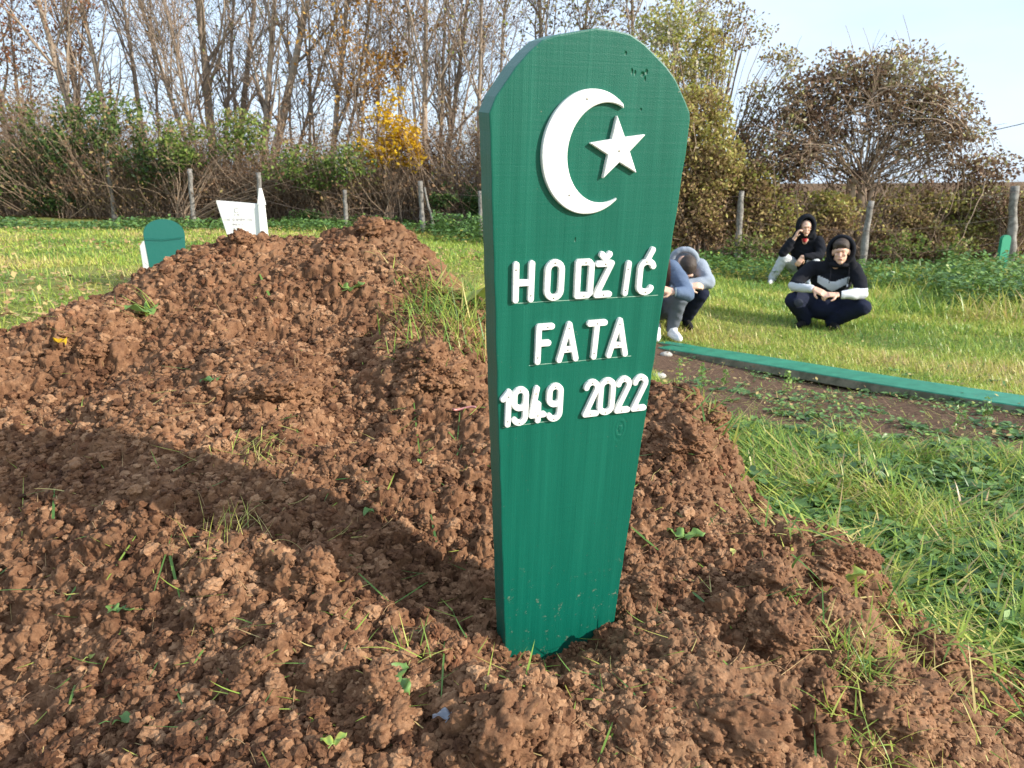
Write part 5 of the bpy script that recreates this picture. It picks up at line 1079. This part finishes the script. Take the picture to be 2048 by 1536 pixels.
T = Tubes(); T.add([(.20, -.140, .50), (.20, -.140, .472)], .009, 6); T.build('cord_tip', [MWCL], p)
T = Tubes(); t_ = np.linspace(0, 6.28, 14); w0 = np.array(wr_[0]); T.add([w0+[-.02, .02+.034*math.cos(a), .036*math.sin(a)] for a in t_], .005, 5); T.build('bracelet', [MWCL], p)

# --- hooded person behind, hand against the face
x, y, z = ppos(1596, 570, 11.9); 
p = empty('person', (x, y, z), -0.33, 'hooded person in black jacket and light grey trousers resting cheek on hand', 'person')
hd, tr, E = head((.035, -.05, .885), .12, .12, 1.12)
sh = [(-.15, .07, .66), (.24, .07, .68)]; el = [(-.27, -.16, .50), (.26, -.12, .46)]; wr_ = [(-.115, -.16, .74), (.02, -.26, .455)]
hip = [(-.05, .28, .24), (.16, .28, .24)]; kn = [(-.25, -.12, .42), (.20, -.14, .38)]; an = [(-.40, -.06, .09), (.14, -.05, .09)]
body = hd+[capsule((.04, .03, .68), .06, (.04, -.01, .80), .055), ell((.05, .2, .36), (.16, .14, .17)), ell((.05, .13, .54), (.18, .12, .17)), capsule((-.10, .07, .66), .065, (.19, .07, .67), .065)]
body += hand(wr_[0], (.30, -.08, .9), (.65, .1, -.3), .65, 1.1, -1)+hand(wr_[1], (-.45, -.2, -.8), (-.2, .6, -.2), .5, 1.15, 1)+limb([sh[0], el[0], wr_[0]], [.05, .042, .028])+limb([sh[1], el[1], wr_[1]], [.05, .042, .028])
for i in (0, 1): body += limb([hip[i], kn[i], an[i]], [.085, .06, .04])
bo_ = blend('body', body, MSK, p, .0065, 2); features(bo_, tr, E, 1.12)
blend('jacket', [ell((.05, .2, .38), (.21, .18, .2)), ell((.05, .14, .54), (.22, .16, .18)), capsule((-.12, .07, .66), .085, (.21, .07, .67), .085)]+limb([sh[0], el[0], (-.185, -.165, .63), (-.15, -.165, .68)], [.085, .075, .06, .045])+limb([sh[1], (.29, -.03, .56), el[1], (.12, -.21, .455), (.06, -.245, .46)], [.09, .082, .072, .058, .046]), MBLK, p, .012, 3, noise=.007)
hood((.035, -.03, .90), 0, 1.14, MBLK, p, yaw=.12, zk=1.25)
blend('shirt', [capsule((.035, -.03, .73), .042, (.035, -.045, .69), .03)], MRD, p, .008, 2)
trs = [ell((.05, .27, .24), (.19, .15, .12))]
for i in (0, 1): trs += limb([hip[i], kn[i]], [.12, .088])+limb([kn[i], an[i]], [.085, .068])
blend('trousers', trs, MGREY, p, .012, 4, noise=.006)
shoe(p, (-.40, -.05, 0), -.2, -1, MSHW); shoe(p, (.14, -.04, 0), .1, -1, MSHW)

# --- squatter with bowed head, pale blue hooded top
x, y, z = ppos(1365, 680, 7.75)
p = empty('person', (x, y, z), -0.18, 'person squatting with head bowed on crossed arms in a pale blue hooded top', 'person')
hd, tr, E = head((.0, -.14, .635), .15, 1.2, 1.08)
sh = [(-.17, .06, .66), (.13, .06, .64)]; el = [(-.19, -.20, .44), (.215, -.16, .50)]; wr_ = [(.02, -.30, .47), (-.03, -.26, .49)]
hip = [(-.10, .24, .24), (.08, .24, .24)]; kn = [(-.17, -.16, .36), (.15, -.14, .38)]; an = [(-.13, .0, .09), (.03, .02, .09)]
body = hd+[capsule((-.03, .06, .66), .06, (-.04, -.04, .70), .055), ell((0, .2, .36), (.17, .14, .17)), ell((-.02, .12, .53), (.18, .13, .17)), capsule((-.12, .06, .65), .065, (.09, .06, .64), .065)]
body += hand(wr_[0], (.9, .1, .1), (0, .7, -.5), .5, 1.05, -1)+hand(wr_[1], (-.9, .0, -.1), (0, .7, -.4), .5, 1.05, 1)+limb([sh[0], el[0], wr_[0]], [.05, .042, .028])+limb([sh[1], el[1], wr_[1]], [.05, .042, .028])
for i in (0, 1): body += limb([hip[i], kn[i], an[i]], [.085, .06, .04])
bo_ = blend('body', body, MSK, p, .0065, 2); features(bo_, tr, E, 1.1)
blend('hoodie', [ell((0, .2, .38), (.21, .18, .2)), ell((-.02, .13, .54), (.215, .165, .18)), capsule((-.14, .06, .655), .085, (.10, .06, .65), .08)]+limb([sh[0], el[0], (-.06, -.27, .455), wr_[0]], [.088, .072, .055, .042])+limb([sh[1], el[1], (.09, -.22, .485), wr_[1]], [.088, .072, .062, .048]), MLBL, p, .011, 3, noise=.006)
ring = [capsule((-.03+.125*math.cos(a), .01-.03*math.sin(a), .71+.105*math.sin(a)), .034, (-.03+.125*math.cos(a+.4), .01-.03*math.sin(a+.4), .71+.105*math.sin(a+.4)), .034) for a in np.arange(-.3, 3.2, .4)]
blend('hood', ring+[ell((-.05, .06, .72), (.11, .06, .08))], MLBL, p, .009, 3, noise=.003)
blend('hair', [E((0, .020, .045), (.081, .098, .086)), E((0, .05, -.02), (.068, .06, .06))], MHAIR, p, .006, 2, noise=.003)
trs = [ell((0, .23, .25), (.19, .15, .12))]
for i in (0, 1): trs += limb([hip[i], kn[i]], [.115, .088])+limb([kn[i], an[i]], [.085, .06])
blend('trousers', trs, MNAVY, p, .011, 4, noise=.005)
shoe(p, (-.13, .0, 0), -.1, -1, MSHB); shoe(p, (.03, .02, 0), .2, -1, MSHB)

# --- squatter half hidden by the board: blue sleeve, grey trousers, white shoes
x, y, z = ppos(1308, 690, 7.15)
p = empty('person', (x, y, z), -0.1, 'squatting person in grey trousers and white shoes, half hidden by the green board', 'person')
hd, tr, E = head((-.10, -.12, .80), -.2, .55, 1.08)
sh = [(-.20, .05, .66), (.13, .06, .68)]; el = [(-.26, -.15, .47), (.27, -.16, .45)]; wr_ = [(-.10, -.26, .50), (.12, -.30, .49)]
hip = [(-.12, .22, .25), (.06, .22, .25)]; kn = [(-.14, -.16, .42), (.20, -.14, .40)]; an = [(.01, -.02, .09), (.165, .02, .09)]
body = hd+[capsule((-.05, .05, .68), .06, (-.09, -.04, .75), .055), ell((-.03, .2, .36), (.17, .14, .17)), ell((-.04, .12, .54), (.18, .12, .17)), capsule((-.15, .05, .65), .065, (.09, .06, .66), .065)]
body += hand(wr_[0], (.8, -.1, .2), (.1, .5, -.4), .8, 1.05, -1)+hand(wr_[1], (-.9, -.05, .25), (-.1, .5, -.5), .9, 1.1, 1)+limb([sh[0], el[0], wr_[0]], [.05, .042, .028])+limb([sh[1], el[1], wr_[1]], [.05, .042, .028])
for i in (0, 1): body += limb([hip[i], kn[i], an[i]], [.085, .06, .04])
bo_ = blend('body', body, MSK, p, .0065, 2); features(bo_, tr, E, 1.08)
class Vest:
    mat2 = MBLU
    def __call__(s, c): return ((c[:, 0] > .12) & (c[:, 1] < .30)) | (c[:, 0] < -.22)
blend('jacket', [ell((-.03, .2, .38), (.21, .18, .2)), ell((-.03, .13, .55), (.20, .155, .18)), capsule((-.17, .05, .655), .08, (.11, .06, .67), .08)]+limb([sh[0], el[0], wr_[0]], [.085, .07, .045])+limb([sh[1], (.21, -.05, .57), el[1], (.20, -.24, .475), (.155, -.285, .485)], [.085, .082, .072, .058, .045]), MBRN, p, .011, 3, noise=.006, cut=Vest())
blend('hair', [E((0, .022, .05), (.080, .094, .082)), E((0, .05, -.02), (.068, .06, .06))], MHAIR, p, .006, 2, noise=.003)
trs = [ell((-.03, .23, .25), (.19, .15, .12))]
for i in (0, 1): trs += limb([hip[i], kn[i]], [.115, .088])+limb([kn[i], an[i]], [.086, .056])
blend('trousers', trs, MGTR, p, .011, 4, noise=.006)
shoe(p, (.01, -.03, 0), -.05, -1, MSHW, 1.1); shoe(p, (.17, .0, 0), .25, -1, MSHW, 1.1)
T = Tubes(); w0 = np.array([.13, -.30, .488]); T.add([w0+[.012, .036*math.cos(a), .036*math.sin(a)] for a in t_], .008, 6); T.build('wristwatch', [cloth('steel watch', (.2, .25, .28))], p)
# ---------------------------------------------------------------- camera, sun, sky
cam = bpy.data.cameras.new('camera'); co = bpy.data.objects.new('camera', cam); COL.objects.link(co); sc.camera = co
cam.sensor_width = 36; cam.lens = 36*F/2048; cam.clip_end = 5000; cam.clip_start = .02
co.location = (0, 0, CAMZ); co.rotation_euler = (math.pi/2-PIT, 0, 0)
cam.dof.use_dof = True; cam.dof.focus_distance = 1.25; cam.dof.aperture_fstop = 13
S = Vector(SUN).normalized()
sun = bpy.data.lights.new('sun', 'SUN'); sun.energy = 5.0; sun.angle = rad(.55); sun.color = (1, .93, .82); so_ = bpy.data.objects.new('sun', sun); COL.objects.link(so_)
so_.rotation_euler = S.to_track_quat('Z', 'Y').to_euler()
wd = bpy.data.worlds.new('World'); sc.world = wd; wd.use_nodes = True; nt = wd.node_tree; bg = nt.nodes['Background']
sky = nt.nodes.new('ShaderNodeTexSky'); sky.sky_type = 'NISHITA'; sky.sun_disc = False; sky.sun_elevation = math.asin(S.z); sky.sun_rotation = math.atan2(S.x, S.y); sky.dust_density = 2.2; sky.air_density = 1.0
tc = nt.nodes.new('ShaderNodeTexCoord'); mpn = nt.nodes.new('ShaderNodeMapping'); mpn.inputs['Scale'].default_value = (1, 1, 3.2); nz = nt.nodes.new('ShaderNodeTexNoise'); nz.inputs['Scale'].default_value = 2.2; nz.inputs['Detail'].default_value = 5; nz.inputs['Roughness'].default_value = .5
rp = nt.nodes.new('ShaderNodeValToRGB'); rp.color_ramp.elements[0].position = .30; rp.color_ramp.elements[0].color = (.45, .45, .45, 1); rp.color_ramp.elements[1].position = .7; rp.color_ramp.elements[1].color = (.95, .95, .95, 1)
mx = nt.nodes.new('ShaderNodeMix'); mx.data_type = 'RGBA'; mx.inputs[7].default_value = SKYC
L = nt.links; L.new(tc.outputs['Generated'], mpn.inputs[0]); L.new(mpn.outputs[0], nz.inputs[0]); L.new(nz.outputs[0], rp.inputs[0]); L.new(rp.outputs[0], mx.inputs[0]); L.new(sky.outputs[0], mx.inputs[6]); L.new(mx.outputs[2], bg.inputs[0]); bg.inputs[1].default_value = .15
vs = sc.view_settings; vs.view_transform = 'Standard'; vs.look = 'None'; vs.gamma = 1; vs.exposure = .55
sc.cycles.use_denoising = True; sc.cycles.max_bounces = 6; sc.cycles.transparent_max_bounces = 4; sc.cycles.diffuse_bounces = 3; sc.cycles.glossy_bounces = 2
